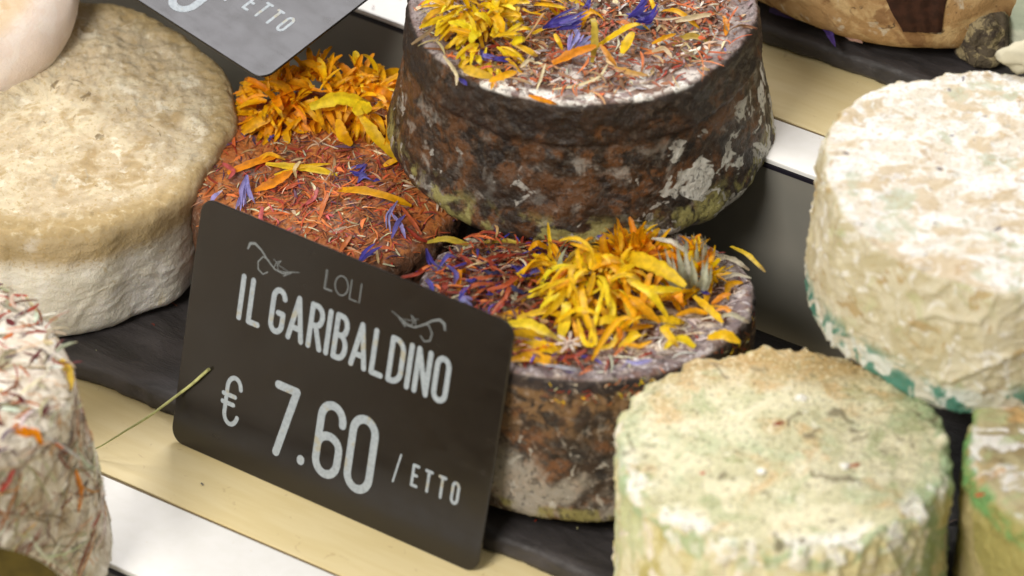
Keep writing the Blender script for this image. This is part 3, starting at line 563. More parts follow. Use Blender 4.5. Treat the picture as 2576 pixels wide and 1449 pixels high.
for pts, col in [([(700, 480), (730, 470), (760, 455)], RED2), ([(760, 520), (790, 500), (800, 470)], PNK), ([(800, 560), (815, 510), (830, 480)], ROR), ([(850, 640), (870, 610), (885, 590)], ROR), ([(1060, 590), (1040, 560), (1010, 520)], RED2), ([(1080, 610), (1050, 600), (1020, 570)], RED), ([(560, 410), (590, 430), (575, 450)], PNK), ([(880, 470), (900, 450), (920, 430)], ROR), ([(660, 520), (655, 550), (665, 570)], PNK), ([(760, 600), (780, 570), (800, 560)], ROR)]:
    loose(G2, pts, .12, col, 'wide coral-red thread on the smaller brown cheese', 'wide red threads on the smaller brown cheese', cat='flower thread', name='flower_thread', lifts=(.12, .25, .15))

Y3 = ('loose yellow petal on the topmost dark cheese', 'loose yellow petals on the topmost dark cheese')
for pts, w_, col, li in [([(1390, 160), (1440, 135), (1500, 115)], .26, ORA, (.15, .4, .5)), ([(1510, 112), (1530, 140), (1550, 165)], .14, (.6, .25, .03), (.4, .4, .2)), ([(1565, 135), (1580, 105), (1592, 80)], .28, YEL, (.3, .45, .5)), ([(1395, 85), (1405, 105), (1415, 125)], .14, YEL, (.3, .4, .2)), ([(1230, 205), (1270, 190), (1300, 180)], .2, ORY, (.2, .3, .2)), ([(1160, 165), (1190, 182), (1240, 195)], .26, (.7, .45, .03), (.2, .3, .2)), ([(1255, 190), (1240, 210), (1235, 225)], .1, ORY, (.1, .15, .1)), ([(1545, 170), (1590, 185), (1630, 190)], .18, (.6, .33, .08), (.1, .2, .1)), ([(1330, 240), (1360, 250), (1400, 262)], .12, ORA, (.1, .15, .05)), ([(1820, 40), (1828, 60), (1825, 90)], .16, ORA, (.1, .1, 0)), ([(1640, 110), (1670, 95), (1700, 85)], .12, ORY, (.1, .2, .1))]:
    loose(G3, pts, w_, col, *Y3, lifts=li)
for pts, w_, col, li in [([(1365, 72), (1400, 55), (1470, 30)], .32, BLU, (.2, .45, .4)), ([(1385, 60), (1430, 60), (1480, 45)], .24, BLU2, (.3, .5, .4)), ([(1400, 75), (1440, 68), (1470, 60)], .26, BLU, (.2, .3, .3)), ([(1430, 130), (1440, 100), (1450, 75)], .22, LIL, (.2, .3, .35)), ([(1445, 130), (1470, 105), (1490, 90)], .26, LIL, (.1, .25, .3)), ([(1440, 60), (1455, 90), (1440, 115)], .15, LIL, (.2, .3, .3)), ([(1580, 45), (1610, 30), (1640, 0)], .4, BLU, (.3, .6, .9)), ([(1600, 55), (1640, 50), (1660, 20)], .34, BLU, (.2, .5, .7)), ([(1575, 35), (1620, 45), (1655, 40)], .3, BLU2, (.2, .4, .3)), ([(1485, -10), (1478, 20), (1470, 40)], .16, BLU, (.5, .5, .3)), ([(1210, 125), (1220, 145), (1245, 150)], .24, BLU2, (.2, .3, .2)), ([(1225, 150), (1260, 148), (1290, 150)], .18, BLU, (.1, .2, .1)), ([(1150, 195), (1165, 205), (1175, 215)], .12, BLU, (.1, .1, .1)), ([(1645, 60), (1625, 70), (1600, 68)], .16, (.10, .16, .30), (.1, .2, .1)), ([(1822, 120), (1830, 135), (1835, 155)], .14, BLU2, (.05, 0, -.1))]:
    loose(G3, pts, w_, col, 'blue cornflower petal on the topmost dark cheese', 'blue petals on the topmost dark cheese', lifts=li, prof=(.2, .5, .9, 1, .8, .15))
for pts, w_ in [([(1115, 140), (1135, 165), (1150, 190), (1148, 215)], .1), ([(1310, 170), (1330, 150), (1345, 155)], .12), ([(1390, 225), (1450, 218), (1510, 195), (1530, 160)], .1), ([(1640, 130), (1670, 120), (1690, 145)], .14), ([(1700, 55), (1740, 45), (1790, 35)], .16), ([(1350, 225), (1360, 200), (1372, 160)], .08), ([(1600, 40), (1680, 50), (1720, 42)], .08)]:
    loose(G3, pts, w_, (.66, .54, .32), 'straw-coloured dried leaf on the topmost dark cheese', 'straw leaves on the topmost dark cheese', cat='leaf', name='leaf', lifts=[.25]*len(pts))
loose(G3, [(1035, 112), (1075, 85), (1100, 60)], .10, (.34, .22, .10), 'thin brown stalk crossing the left rim of the topmost dark cheese', None, cat='stalk', name='stalk', lifts=(-.05, .2, .3), prof=(.5, 1, 1, .8, .5))

def scatter_petals(c, n, cx, cy, sx, sy, cols, lab, grp, seed, wr=(.14, .3), lr=(.7, 1.6), lift=(.03, .28)):
    r = random.Random(seed)
    for _ in range(n):
        x, y = cx+r.gauss(0, sx), cy+r.gauss(0, sy)
        if x*x+y*y > (c.R*.86)**2: continue
        wid = r.uniform(*wr); L = r.uniform(*lr); lf = r.uniform(*lift)*max(.2, 1-((x-cx)**2+(y-cy)**2)/(4*sx*sy)); P = np.array(petal_path(c, x, y, r.random()*6.28, L, lf, L*r.uniform(.05, .45), r.uniform(-2.2, 2.2)))
        col = r.choice(cols); lb = zone_label(c, P, wid, col, lab); ctr = P.mean(0)
        o = emit('petal', ribbon(P-ctr, wid, (r.uniform(-.9, .9), r.uniform(-.9, .5), 1), r.uniform(.1, .7), col=jit(col, .12), n=14, prof=(.5, .8, 1, 1, .95, .8, .3)), PETAL, M=c.M @ Matrix.Translation(Vector(ctr)*CM)); tag(o, lb, 'petal', grp)
scatter_petals(G1, 66, .7, -.9, 1.6, 1.6, [YEL, YEL2, ORY, ORY, ORA], 'yellow petal', Y1[1], 41)
scatter_petals(G1, 14, 2.6, .3, .6, .9, [ORY, ORA, YEL], 'yellow petal', Y1[1], 42)
scatter_petals(G3, 16, -1.2, -.6, 2.0, 1.3, [YEL, OLI, ORY, TAN], 'yellow petal', Y3[1], 43, wr=(.1, .22), lift=(.02, .15))
# flower heads ---------------------------------------------------------------
def head(c, x, y, lift, axis, n, plen, pw, spread, droop, cols, label, name='marigold_flower', group=None, calyx=None, seed=1, r0=.18, base=None, azr=None, dome=.3, curl=2.2, mess=0.0):
    r = random.Random(seed); ctr = pix(c, x, y, lift); ax = Vector(axis).normalized(); q = Vector((0, 0, 1)).rotation_difference(ax)
    root = empty(name, None, c.M @ Matrix.Translation(Vector(ctr)*CM)); tag(root, label, 'flower', group)
    for k in range(n):
        az = 2*pi*k/n*2.618+r.uniform(-.5, .5) if azr is None else r.uniform(*azr); el = radians(r.uniform(*spread)); L = plen*r.uniform(.7, 1.1)
        d = q @ Vector((sin(el)*cos(az), sin(el)*sin(az), cos(el))); rq = sqrt(r.random()); p = (q @ Vector((cos(az)*r0*rq, sin(az)*r0*rq, dome*(1-rq)))); L *= (1-.25*rq); m_ = Vector((r.uniform(-1, 1), r.uniform(-1, 1), r.uniform(-.3, .3)))*mess; d = (d+m_).normalized()
        P = [p.copy()]; dr = droop*r.uniform(.5, 1.5); sd = Vector((r.uniform(-1, 1), r.uniform(-1, 1), r.uniform(-.5, .7)))*r.uniform(0, curl); dd = d.copy()
        for i in range(9):
            p = p+dd*(L/9); dd = (dd+Vector((0, 0, -dr/9))+sd/9*.9).normalized()
            s = surf(c, ctr[0]+p.x, ctr[1]+p.y)
            if s is not None and p.z+ctr[2] < s+.05: p.z = s+.05-ctr[2]+.02*r.random()
            P.append(p.copy())
        col = jit(r.choice(cols), .14)
        ra = r.uniform(-.8, .8); rv0 = np.array(ax)+np.array([0, 0, .3])+.4*np.array([r.uniform(-1, 1), r.uniform(-1, 1), 0])
        rv1 = rv0+ra*np.array([r.uniform(-1, 1), r.uniform(-1, 1), 0])*1.5
        R_ = ribbon([tuple(v) for v in P], pw*r.choice((.6, .8, 1, 1.1, 1.5)), lambda t: rv0[None]*(1-t[:, None])+rv1[None]*t[:, None], r.uniform(.1, .7), col=col, ctip=tuple(v*.92 for v in col), cbase=base, n=15,
                    prof=(.5, .7, .9, 1, 1, .98, .92, .75, .3))
        emit('petal', R_, PETAL, parent=root)
    if calyx:
        cd, nn, cl, cc = calyx; cv = Vector(cd).normalized(); qq = Vector((0, 0, 1)).rotation_difference(cv)
        for k in range(nn):
            az = 2*pi*k/nn+r.uniform(-.1, .1); P = []
            for i in range(8):
                t = i/7; rad = .12+.42*sin(min(1, t*1.25)*pi/2)*.9; z = -.25+cl*t*1.0
                if t > .6: rad -= .15*(t-.6)
                v = qq @ Vector((rad*cos(az), rad*sin(az), z)); P.append(tuple(v))
            rv = np.array(qq @ Vector((cos(az), sin(az), 0)))
            R_ = ribbon(P, .30*r.uniform(.8, 1.1), rv, -.5, col=jit(cc, .1), ctip=tuple(v*.6 for v in cc), prof=(.7, 1, 1, .8, .5, .2, .03), n=12)
            emit('sepal', R_, PETAL, parent=root)
    return root
FG = 'marigold heads on the dark cheeses'
# on the smaller brown cheese: a long heap of orange heads
OC = [ORA, (.98, .40, .003), (.98, .44, .004), ORY, ORY]
head(G2, 705, 268, .25, (-.5, -.4, 1), 100, 1.05, .15, (10, 105), 1.3, OC, 'ragged orange marigold head at the left end of the heap on the smaller brown cheese', group=FG, seed=1, r0=.8, dome=.6, mess=.5)
head(G2, 800, 252, .35, (-.1, -.5, 1), 100, 1.1, .16, (10, 105), 1.4, OC, 'orange marigold head in the middle of the heap, with one petal sticking up', group=FG, seed=2, r0=.85, dome=.8, mess=.5)
head(G2, 925, 262, .35, (.2, -.6, 1), 100, 1.2, .16, (10, 105), 1.5, OC+[ORY, ORY, YEL], 'orange-yellow marigold head nearest the big dark cheese, drooping over red shreds', group=FG, seed=3, r0=.8, dome=.7, mess=.5, base=(.9, .6, .05))
for pts, w_, col, li in [([(825, 205), (800, 180), (780, 140)], .42, ORA, (.6, 1.0, 1.3)), ([(905, 290), (930, 320), (950, 350), (1000, 400)], .30, YEL, (.9, .9, .7, .3)), ([(975, 290), (985, 330), (975, 370), (985, 395)], .26, ORY, (.8, .9, .5, .3)), ([(850, 300), (860, 340), (885, 365)], .3, ORY, (.8, .6, .3)), ([(890, 285), (910, 268), (935, 275)], .36, YEL2, (1.1, 1.2, 1.1)), ([(610, 335), (640, 310), (680, 300)], .28, ORY, (.2, .5, .6)), ([(780, 270), (850, 245), (930, 262)], .36, YEL2, (1.1, 1.3, 1.0)), ([(1002, 250), (960, 235), (900, 215)], .36, ORA, (.9, 1.1, .8))]:
    loose(G2, pts, w_, col, 'single broad petal fallen from the orange heap on the smaller brown cheese', 'broad petals around the orange heap', lifts=li, roll=(.2, -.8, .8))
loose(G2, [(870, 205), (890, 195), (905, 185)], .2, (.55, .52, .25), 'olive sepal behind the orange flower heap', None, cat='leaf', name='leaf', lifts=(.4, .6, .8))
# on the front cheese
head(G1, 1590, 655, .55, (-.15, .1, 1), 90, 1.05, .17, (0, 100), .6, [ORA, ORY, ORY, (.92, .5, .01)], 'upright orange marigold head at the back of the front flower-topped cheese', group=FG, seed=4, r0=.6, dome=.25, mess=.4)
head(G1, 1735, 690, .35, (.25, .25, 1), 60, 1.1, .17, (10, 90), .25, [ORY, YEL, ORA], 'orange marigold head cupped by silvery green sepals, right of the upright one', group=FG, seed=5, r0=.5, mess=.4, calyx=((-.05, .25, 1), 11, 1.25, (.46, .47, .36)))
head(G1, 1495, 715, .70, (0, -.25, 1), 92, 1.65, .16, (25, 125), 2.8, [YEL, YEL2, YEL, ORY], 'yellow marigold head with long drooping looped petals, centre of the front cheese', group=FG, seed=6, r0=.85, dome=.45, curl=3.6, mess=.9)
head(G1, 1420, 690, .45, (-.3, 0, 1), 26, 1.0, .14, (40, 95), .8, [YEL, OLI, ORY], 'small withered marigold head with olive sepals, left of the drooping yellow one', group=FG, seed=7, calyx=((.5, .3, .8), 5, 1.0, (.40, .42, .27)))
# on the topmost cheese
head(G3, 1195, 20, .5, (-.1, -.3, 1), 98, 1.15, .15, (10, 105), 1.1, [YEL, YEL2, YEL, (.8, .5, .02)], 'yellow marigold head cut by the top edge, on the topmost dark cheese', group=FG, seed=8, r0=.7, dome=.4, mess=.5)
head(G3, 1225, 110, .3, (0, -.5, 1), 50, .95, .15, (20, 110), 1.2, [YEL, YEL2], 'small yellow marigold tuft below the larger yellow head on the topmost dark cheese', group=FG, seed=9, r0=.7, mess=.5)
head(G3, 1310, 10, .35, (.2, 0, 1), 40, 1.2, .15, (30, 100), .8, [YEL, ORY], 'scattered yellow marigold head cut by the top edge, beside the blue petals', group=FG, seed=10, r0=.6)
loose(G3, [(1245, 50), (1262, 70), (1258, 95)], .34, (.46, .42, .28), 'crumpled olive seed head among yellow petals on the topmost dark cheese', None, cat='seed head', name='seed_head', lifts=(.4, .55, .3))

# herbs pressed in the foreground cheese side --------------------------------
def side_herbs(c, n, label, pal, a0, a1, z0, z1, seed, ln=(.3, 1.4), wd=(.04, .14), mat=HERB):
    r = random.Random(seed); b = Bag()
    for _ in range(n):
        a = r.uniform(a0, a1); z = r.uniform(z0, z1); L = r.uniform(*ln); dirz = r.uniform(-1, 1)*1.3; k = r.uniform(-1, 1); P = []
        off = r.uniform(.0, .07); ad = r.choice((-1, 1))
        for i in range(6):
            q = c.bvh.ray_cast(Vector((c.RB*3*cos(a), c.RB*3*sin(a), z)), Vector((-cos(a), -sin(a), 0)))[0]
            if q is None: break
            P.append((q[0]+cos(a)*off, q[1]+sin(a)*off, q[2])); sp = sqrt(max(.05, 1-min(.95, abs(dirz)/1.4)**2))
            a += ad*sp*L/5/c.R; z += dirz/1.4*L/5; dirz = max(-1.35, min(1.35, dirz+k*.3))
        if len(P) < 6: continue
        b.add(ribbon(P, r.uniform(*wd), np.array([cos(a), sin(a), r.uniform(-.4, .4)]), r.uniform(-.4, .4), prof=(.3, .8, 1, .8, .2), ncross=2, n=7, col=jit(r.choice(pal), .25)))
    o = b.obj('dried_herbs', mat, c.M); tag(o, label, 'dried herbs', kind='stuff')
side_herbs(F1, 900, 'hay, orange and maroon petal shreds stuck to the herb-crusted cheese', [(.62, .56, .40), (.52, .48, .34), (.70, .62, .48), WHT, (.45, .40, .28), (.60, .30, .12), (.66, .40, .12), (.34, .12, .07), (.30, .20, .13), (.28, .20, .16), (.48, .42, .30), WHT, (.74, .68, .55), (.66, .58, .42)], -pi*.85, .35, .2, 5.7, 8, ln=(.5, 2.2), wd=(.03, .11))
herb_bed(F1, 700, 'red and hay-coloured shreds on the top of the herb-crusted cheese', 'dried herbs', lambda x, y: [RED, ROR, MAR, WHT, CRM, (.10, .06, .09), (.4, .36, .25), BRN], ln=(.3, 1.0), wd=(.04, .13), stack=.2, seed=18)
side_herbs(G1, 150, 'stray red and yellow shreds hanging on the side of the front flower-topped cheese', [RED, ROR, YEL, CRM, BRN], -1.85, -.1, 3.6, 4.2, 19, ln=(.1, .3), wd=(.02, .04))
def fg_petal(pts, z_off, w_, col, lab, cat='petal'):
    P = []
    for (x, y) in pts:
        O = Vector(loc(F1, C0)); d = Vector(loc(F1, C0+ray(x, y)))-O; d.normalize(); q = F1.bvh.ray_cast(O, d)[0]
        if q is None:
            q = Vector(loc(F1, C0+ray(x, y)*(depth(F1.B)-0.0)))
        P.append(np.array(q)-np.array(d)*z_off)
    ctr = np.mean(P, 0); o = emit('petal', ribbon(np.array(P)-ctr, w_, -np.array(d), .3, col=col, n=14), PETAL, M=F1.M @ Matrix.Translation(Vector(ctr)*CM)); tag(o, lab, cat)
fg_petal([(150, 905), (160, 925), (178, 985)], .08, .42, (.62, .42, .05), 'mustard yellow petal at the right edge of the herb-crusted cheese')
fg_petal([(40, 1085), (80, 1085), (108, 1120)], .08, .3, ORA, 'bright orange petal in the middle of the herb-crusted cheese')
fg_petal([(190, 1180), (203, 1230), (198, 1290)], .08, .16, (.66, .24, .04), 'thin orange petal near the right edge of the herb-crusted cheese')
fg_petal([(0, 1015), (40, 1025), (105, 1035)], .12, .14, (.42, .46, .30), 'long grey-green hay blade across the herb-crusted cheese', 'hay blade')
fg_petal([(0, 925), (15, 900), (40, 880)], .08, .34, (.46, .42, .28), 'broad olive dried leaf on the herb-crusted cheese', 'dried leaf')
fg_petal([(0, 1240), (20, 1210), (38, 1175)], .08, .16, (.38, .05, .03), 'deep red petal at the left edge of the herb-crusted cheese')
fg_petal([(140, 1115), (160, 1135), (185, 1140)], .08, .14, ROR, 'small coral petal near the right side of the herb-crusted cheese')

# blurred petals hanging from the leaf-wrapped cheese
def hang(pts, z, w_, col, lab):
    P = [at(x, y, z-.0) for x, y in pts]; P = np.array(P); d = FW; P = P; ctr = P.mean(0)
    o = emit('petal', ribbon(P-ctr, w_, -FW, .3, col=col, n=12), PETAL, M=Matrix.Translation(Vector(ctr)*CM)); tag(o, lab, 'petal')
hang([(2060, 50), (2082, 75), (2102, 118)], 6.1, .2, (.10, .06, .30), 'purple petal hanging below the blurred orange-brown cheese')
hang([(2070, 55), (2100, 70), (2128, 78)], 6.1, .16, (.10, .06, .28), 'short purple petal beside the longer one below the blurred orange-brown cheese')
hang([(2115, 70), (2140, 92), (2170, 108)], 6.1, .22, (.45, .28, .22), 'pale pink petal hanging below the blurred orange-brown cheese')
hang([(1935, 25), (1975, 30), (2040, 50)], 6.0, .3, (.07, .045, .16), 'dark violet petal under the left end of the blurred orange-brown cheese')

# small crumbs on the green cheese and the white one
def crumb(c, x, y, r_, col, label, cat='crumb', name='crumb', group=None, red=False):
    if red:
        loose(c, [(x-14, y+3), (x, y), (x+15, y-4)], .08, col, label, group, cat='flower thread', name='flower_thread', lifts=(.08, .12, .08)); return
    p = pix(c, x, y, .03); s = surf(c, p[0], p[1]); bm = []; import bmesh
    b = bmesh.new(); bmesh.ops.create_icosphere(b, subdivisions=3, radius=1)
    V = np.array([v.co[:] for v in b.verts]); F_ = [[v.index for v in f.verts] for f in b.faces]; b.free()
    V = V*(1+.75*fbm(V*1.3+x, 5, 3))[:, None]*np.array([r_, r_*.8, r_*.6])
    o = mesh_obj(name, V, F_, flat('crumb', col, .7, .3), M=c.M @ Matrix.Translation(Vector((p[0], p[1], (s or c.h)+r_*.2))*CM)); tag(o, label, cat, group)
crumb(W1, 2015, 1004, .16, (.85, .84, .78), 'small white cheese crumb on the back half of the green cheese'); crumb(W1, 2125, 1175, .13, (.85, .84, .78), 'small white cheese crumb right of centre on the green cheese')
crumb(W1, 1915, 1190, .12, (.85, .84, .78), 'small white cheese crumb left of centre on the green cheese')
for x, y, col, lb in [(1958, 1065, (.42, .10, .04), 'rust-red'), (1772, 1190, (.7, .16, .10), 'pinkish'), (2150, 1170, (.7, .30, .18), 'salmon')]:
    crumb(W1, x, y, .1, col, lb+' petal scrap lying on the pale green cheese', red=True)
crumb(W3, 2465, 1245, .1, (.75, .12, .05), 'bright red petal scrap on the mottled cheese at the far right', red=True)
crumb(W2, 2575, 150, .60, (.58, .54, .40), 'pale lump of cheese on the back of the white cheese at the right edge', cat='cheese lump', name='cheese_lump')

# ------------------------------------------------------------------ price cards
def card_mat():
    t = NT('black_card'); n = t.noise(1.4, 4); t.set('Base Color', t.mix(t.ramp(n, .3, .7), (.022, .017, .014), (.028, .022, .018)))
    d = t.ramp(t.noise(14, 3), .76, .79); t.set('Base Color', t.mix(t.mul(d, .45), (.015, .0115, .009), (.17, .14, .11)))
    t.set('Roughness', t.mul(t.ramp(n, .3, .7, .16, .24), t.ramp(t.noise(1.8, 5, .8, (.5, 2, 1)), .45, .7, 0, .045), 'ADD')); t.b.inputs['Specular IOR Level'].default_value = .6
    t.set('Normal', t.bump(t.noise(.5, 2), .04, .3)); return t.m
def ink_mat():
    t = NT('grey_ink'); n = t.noise(14, 4); c = t.mix(t.ramp(n, .35, .6), (.30, .345, .39), (.38, .43, .475)); c = t.mix(t.ramp(t.noise(2.2, 4), .60, .70, 0, .7), c, (.38, .33, .20)); c = t.mix(t.ramp(t.noise(22, 3), .62, .72, 0, .6), c, (.08, .08, .08))
    t.set('Base Color', c); t.set('Roughness', .5); return t.m
CARD = card_mat(); INK = ink_mat(); FAINT = flat('faint_ink', (.20, .22, .23), .5)
GH = flat('ghost_ink', (.045, .040, .038), .5)
def arc(cx, cy, rx, ry, a0, a1, n=14): return [(cx+rx*cos(radians(a0+(a1-a0)*i/n)), cy+ry*sin(radians(a0+(a1-a0)*i/n))) for i in range(n+1)]
# condensed single-stroke capitals in a box of width w, height 1
GL = {'I': (.0, [[(0, 0), (0, 1)]]), 'L': (.30, [[(0, 1), (0, 0), (.30, 0)]]),
      'G': (.36, [arc(.18, .80, .18, .20, 10, 180)[:]+arc(.18, .20, .18, .20, 180, 360)+[(.36, .46), (.20, .46)]]),
      'A': (.42, [[(0, 0), (.21, 1), (.42, 0)], [(.08, .27), (.34, .27)]]),
      'R': (.34, [[(0, 0), (0, 1), (.14, 1)]+arc(.14, .76, .20, .24, 90, -90)+[(0, .52)], [(.16, .52), (.36, 0)]]),
      'B': (.34, [[(0, 0), (0, 1), (.14, 1)]+arc(.14, .77, .18, .23, 90, -90)+[(0, .54)], [(.14, .54)]+arc(.14, .27, .20, .27, 90, -90)+[(0, 0)]]),
      'D': (.36, [[(0, 0), (0, 1), (.10, 1)]+arc(.10, .74, .26, .26, 90, 0)+arc(.10, .26, .26, .26, 0, -90)+[(0, 0)]]),
      'N': (.36, [[(0, 0), (0, 1), (.36, 0), (.36, 1)]]),
      'O': (.36, [arc(.18, .80, .18, .20, 0, 180)+arc(.18, .20, .18, .20, 180, 360)+[(.36, .80)]]),
      'E': (.30, [[(.30, 1), (0, 1), (0, 0), (.30, 0)], [(0, .52), (.24, .52)]]), 'T': (.36, [[(0, 1), (.36, 1)], [(.18, 1), (.18, 0)]]),
      '7': (.36, [[(0, .96), (.36, .96), (.12, 0)]]), '.': (.0, [[(0, 0.02), (0, 0.0)]]),
      '6': (.38, [[(.38, .78)]+arc(.19, .80, .19, .20, 0, 180)+arc(.19, .20, .19, .20, 180, 360)+arc(.19, .38, .19, .17, 0, 180)]),
      '0': (.38, [arc(.19, .80, .19, .20, 0, 180)+arc(.19, .20, .19, .20, 180, 360)+[(.38, .80)]]),
      '/': (.24, [[(0, 0), (.24, 1)]]),
      '€': (.42, [[(.42, .80)]+arc(.25, .78, .17, .22, 10, 180)+arc(.25, .22, .17, .22, 180, 350), [(0, .60), (.30, .60)], [(0, .42), (.28, .42)]]),
      'o': (.80, [arc(.40, .5, .40, .5, 0, 360, 30)]), 'l': (.45, [[(0, 1), (0, 0), (.45, 0)]]), 'i': (.0, [[(0, 0), (0, 1)]])}
class Strokes:
    """flat inked strokes with round caps on the card face (x across, y up, cm)"""
    def __init__(s): s.V = []; s.F = []; s.k = 0
    def line(s, pts, wd):
        # one quad strip plus discs at the joints; each stroke sits a hair above the last so nothing is coplanar
        s.k += 1
        for i in range(len(pts)-1):
            z = .004+.00012*((s.k*7+i) % 12)
            (x0, y0), (x1, y1) = pts[i], pts[i+1]; w0 = wd[i] if isinstance(wd, list) else wd; w1 = wd[i+1] if isinstance(wd, list) else wd
            L = math.hypot(x1-x0, y1-y0) or 1e-6; nx, ny = -(y1-y0)/L, (x1-x0)/L; k = len(s.V)
            a = math.atan2(y1-y0, x1-x0); poly = []
            for j in range(9): b = a+pi/2+pi*j/8; poly.append((x0+w0/2*cos(b), y0+w0/2*sin(b), z))
            for j in range(9): b = a-pi/2+pi*j/8; poly.append((x1+w1/2*cos(b), y1+w1/2*sin(b), z))
            s.V += poly; s.F.append(tuple(range(k, k+18)))
    def text(s, txt, x, y, h, wd, gap, stretch=1.0, xend=None, slope=0.0):
        # advance so that the string ends at xend
        ws = [(GL[c][0]*h*stretch if c != ' ' else 0) for c in txt]
        if xend is not None: gap = (xend-x-sum(ws)-(.14*h if ' ' in txt else 0))/(len(txt)-1)
        X = x
        for c, w_ in zip(txt, ws):
            if c == ' ': X += gap+.14*h; continue
            for st in GL[c][1]: s.line([(X+px_*h*stretch, y+slope*(X-x)+py_*h) for px_, py_ in st], wd)
            X += w_+gap
        return X
    def obj(s, name, mat, parent): return mesh_obj(name, s.V, s.F, mat, parent=parent, smooth_=False)
CW, CH = 10.15, 6.95
def make_card(name, label, M, dx=0, dy=0):
    root = empty(name, None, M); tag(root, label, 'price card', 'black price cards')
    rc = .42; th = .08; ring = []
    for cx, cy, a0 in ((CW-rc, rc, -90), (CW-rc, CH-rc, 0), (rc, CH-rc, 90), (rc, rc, 180)):
        ring += [(cx, cy, a0+90*i/10) for i in range(11)]
    V = []; lay = [(-.02, 0), (0, -.02), (0, -th+.02), (-.02, -th)]; n = len(ring)
    for dr, z in lay:
        for cx, cy, a in ring: V.append((cx+(rc+dr)*cos(radians(a)), cy+(rc+dr)*sin(radians(a)), z))
    F_ = [tuple(range(n)), tuple(range(3*n, 4*n))[::-1]]
    for l in range(3):
        for i in range(n): F_.append((l*n+i, (l+1)*n+i, (l+1)*n+(i+1) % n, l*n+(i+1) % n))
    mesh_obj('card_panel', V, F_, CARD, parent=root, smooth_=False)
    U = lambda u: u*CW
    Vv = lambda v: v*CH
    s = Strokes(); s.text('IL', U(.165), Vv(.594), 1.15, .155, 0, .88, xend=U(.226)); s.text('GARIBALDINO', U(.266), Vv(.600), 1.14, .155, 0, .88, xend=U(.825)); s.obj('name_lettering', INK, root)
    s = Strokes(); s.text('€', U(.150)+dx, Vv(.165)+dy, 1.30, .125, 0, .98); s.text('7', U(.318)+dx, Vv(.135)+dy, 1.92, .23, 0, .88); s.text('.', U(.418)+dx, Vv(.142)+dy, 1.9, .235, 0); s.text('6', U(.463)+dx, Vv(.132)+dy, 1.92, .23, 0, .95); s.text('0', U(.566)+dx, Vv(.128)+dy, 1.95, .23, 0, .95); s.obj('price_lettering', INK, root)
    s = Strokes(); s.text('/', U(.708), Vv(.218), .80, .055, 0, .72); s.text('ETTO', U(.765), Vv(.236), .55, .085, 0, .92, xend=U(.908)); s.obj('unit_lettering', INK, root)
    s = Strokes(); s.text('loli', U(.416), Vv(.842), .52, .028, 0, 1.0, xend=U(.528))
    s.text('l', U(.420), Vv(.846), .50, .012, 0, 1.0); s.obj('maker_lettering', FAINT, root)
    s = Strokes()
    for sgn, x0, x1, yb in ((1, .165, .333, 0), (-1, .796, .630, 0)):
        f = lambda a, b: (U(x0+(x1-x0)*a), Vv(.87+b*.075))
        sc = lambda L: [f(a, b) for a, b in L]
        a = sc([(0, .05), (.03, .35), (.12, .45), (.25, .25), (.40, -.15), (.55, -.45), (.70, -.50), (.85, -.25), (1, -.10)]); s.line(a, [.05, .075, .07, .05, .04, .035, .03, .025, .015])
        s.line(sc([(.42, -.12), (.30, -.05), (.22, -.40), (.24, -.80), (.34, -.95), (.42, -.75)]), [.02, .03, .035, .035, .03, .03])
        s.line(sc([(.52, -.45), (.56, -.05), (.64, .10), (.58, -.2), (.62, -.45), (.78, -.35), (.72, -.62), (.86, -.28)]), .02)
        s.line(sc([(.50, .05), (.60, -.15), (.74, -.25), (.82, -.30)]), .014)
    s.obj('scroll_ornament', FAINT, root)
    return root
BL = at(428, 1106, -.585); BR = at(1196, 1445, -.585); U_ = (BR-BL)/np.linalg.norm(BR-BL); nb_ = np.array([U_[1], -U_[0], 0]); 
back = -nb_ if np.dot(nb_, FW) < 0 else nb_
lean = radians(13.8); Vd = back*sin(lean)+np.array([0, 0, 1])*cos(lean); Nd = np.cross(U_, Vd)
def fr(o, a, b, c): return Matrix(((a[0], b[0], c[0], o[0]*CM), (a[1], b[1], c[1], o[1]*CM), (a[2], b[2], c[2], o[2]*CM), (0, 0, 0, 1)))
make_card('price_card', 'black rounded price card reading IL GARIBALDINO 7.60, leaning in front of the flower-topped cheeses', fr(BL, U_, Vd, Nd))
# second card, lying back almost flat over the upper shelf edge
Pc = at(661, 202, 6.3)
def from_cam(x, y, d): v = RT*x+UP*y+FW*d; return v/np.linalg.norm(v)
u2 = from_cam(.839*.87, -.544*.87, -.493); v2 = from_cam(.770*.884, .638*.884, .467); v2 = v2-u2*np.dot(u2, v2); v2 /= np.linalg.norm(v2); n2 = np.cross(u2, v2)
k2 = make_card('price_card', 'second black price card, tipped back and shining grey, cut by the top edge', fr(Pc-u2*CW, u2, v2, n2), .25, -.42)

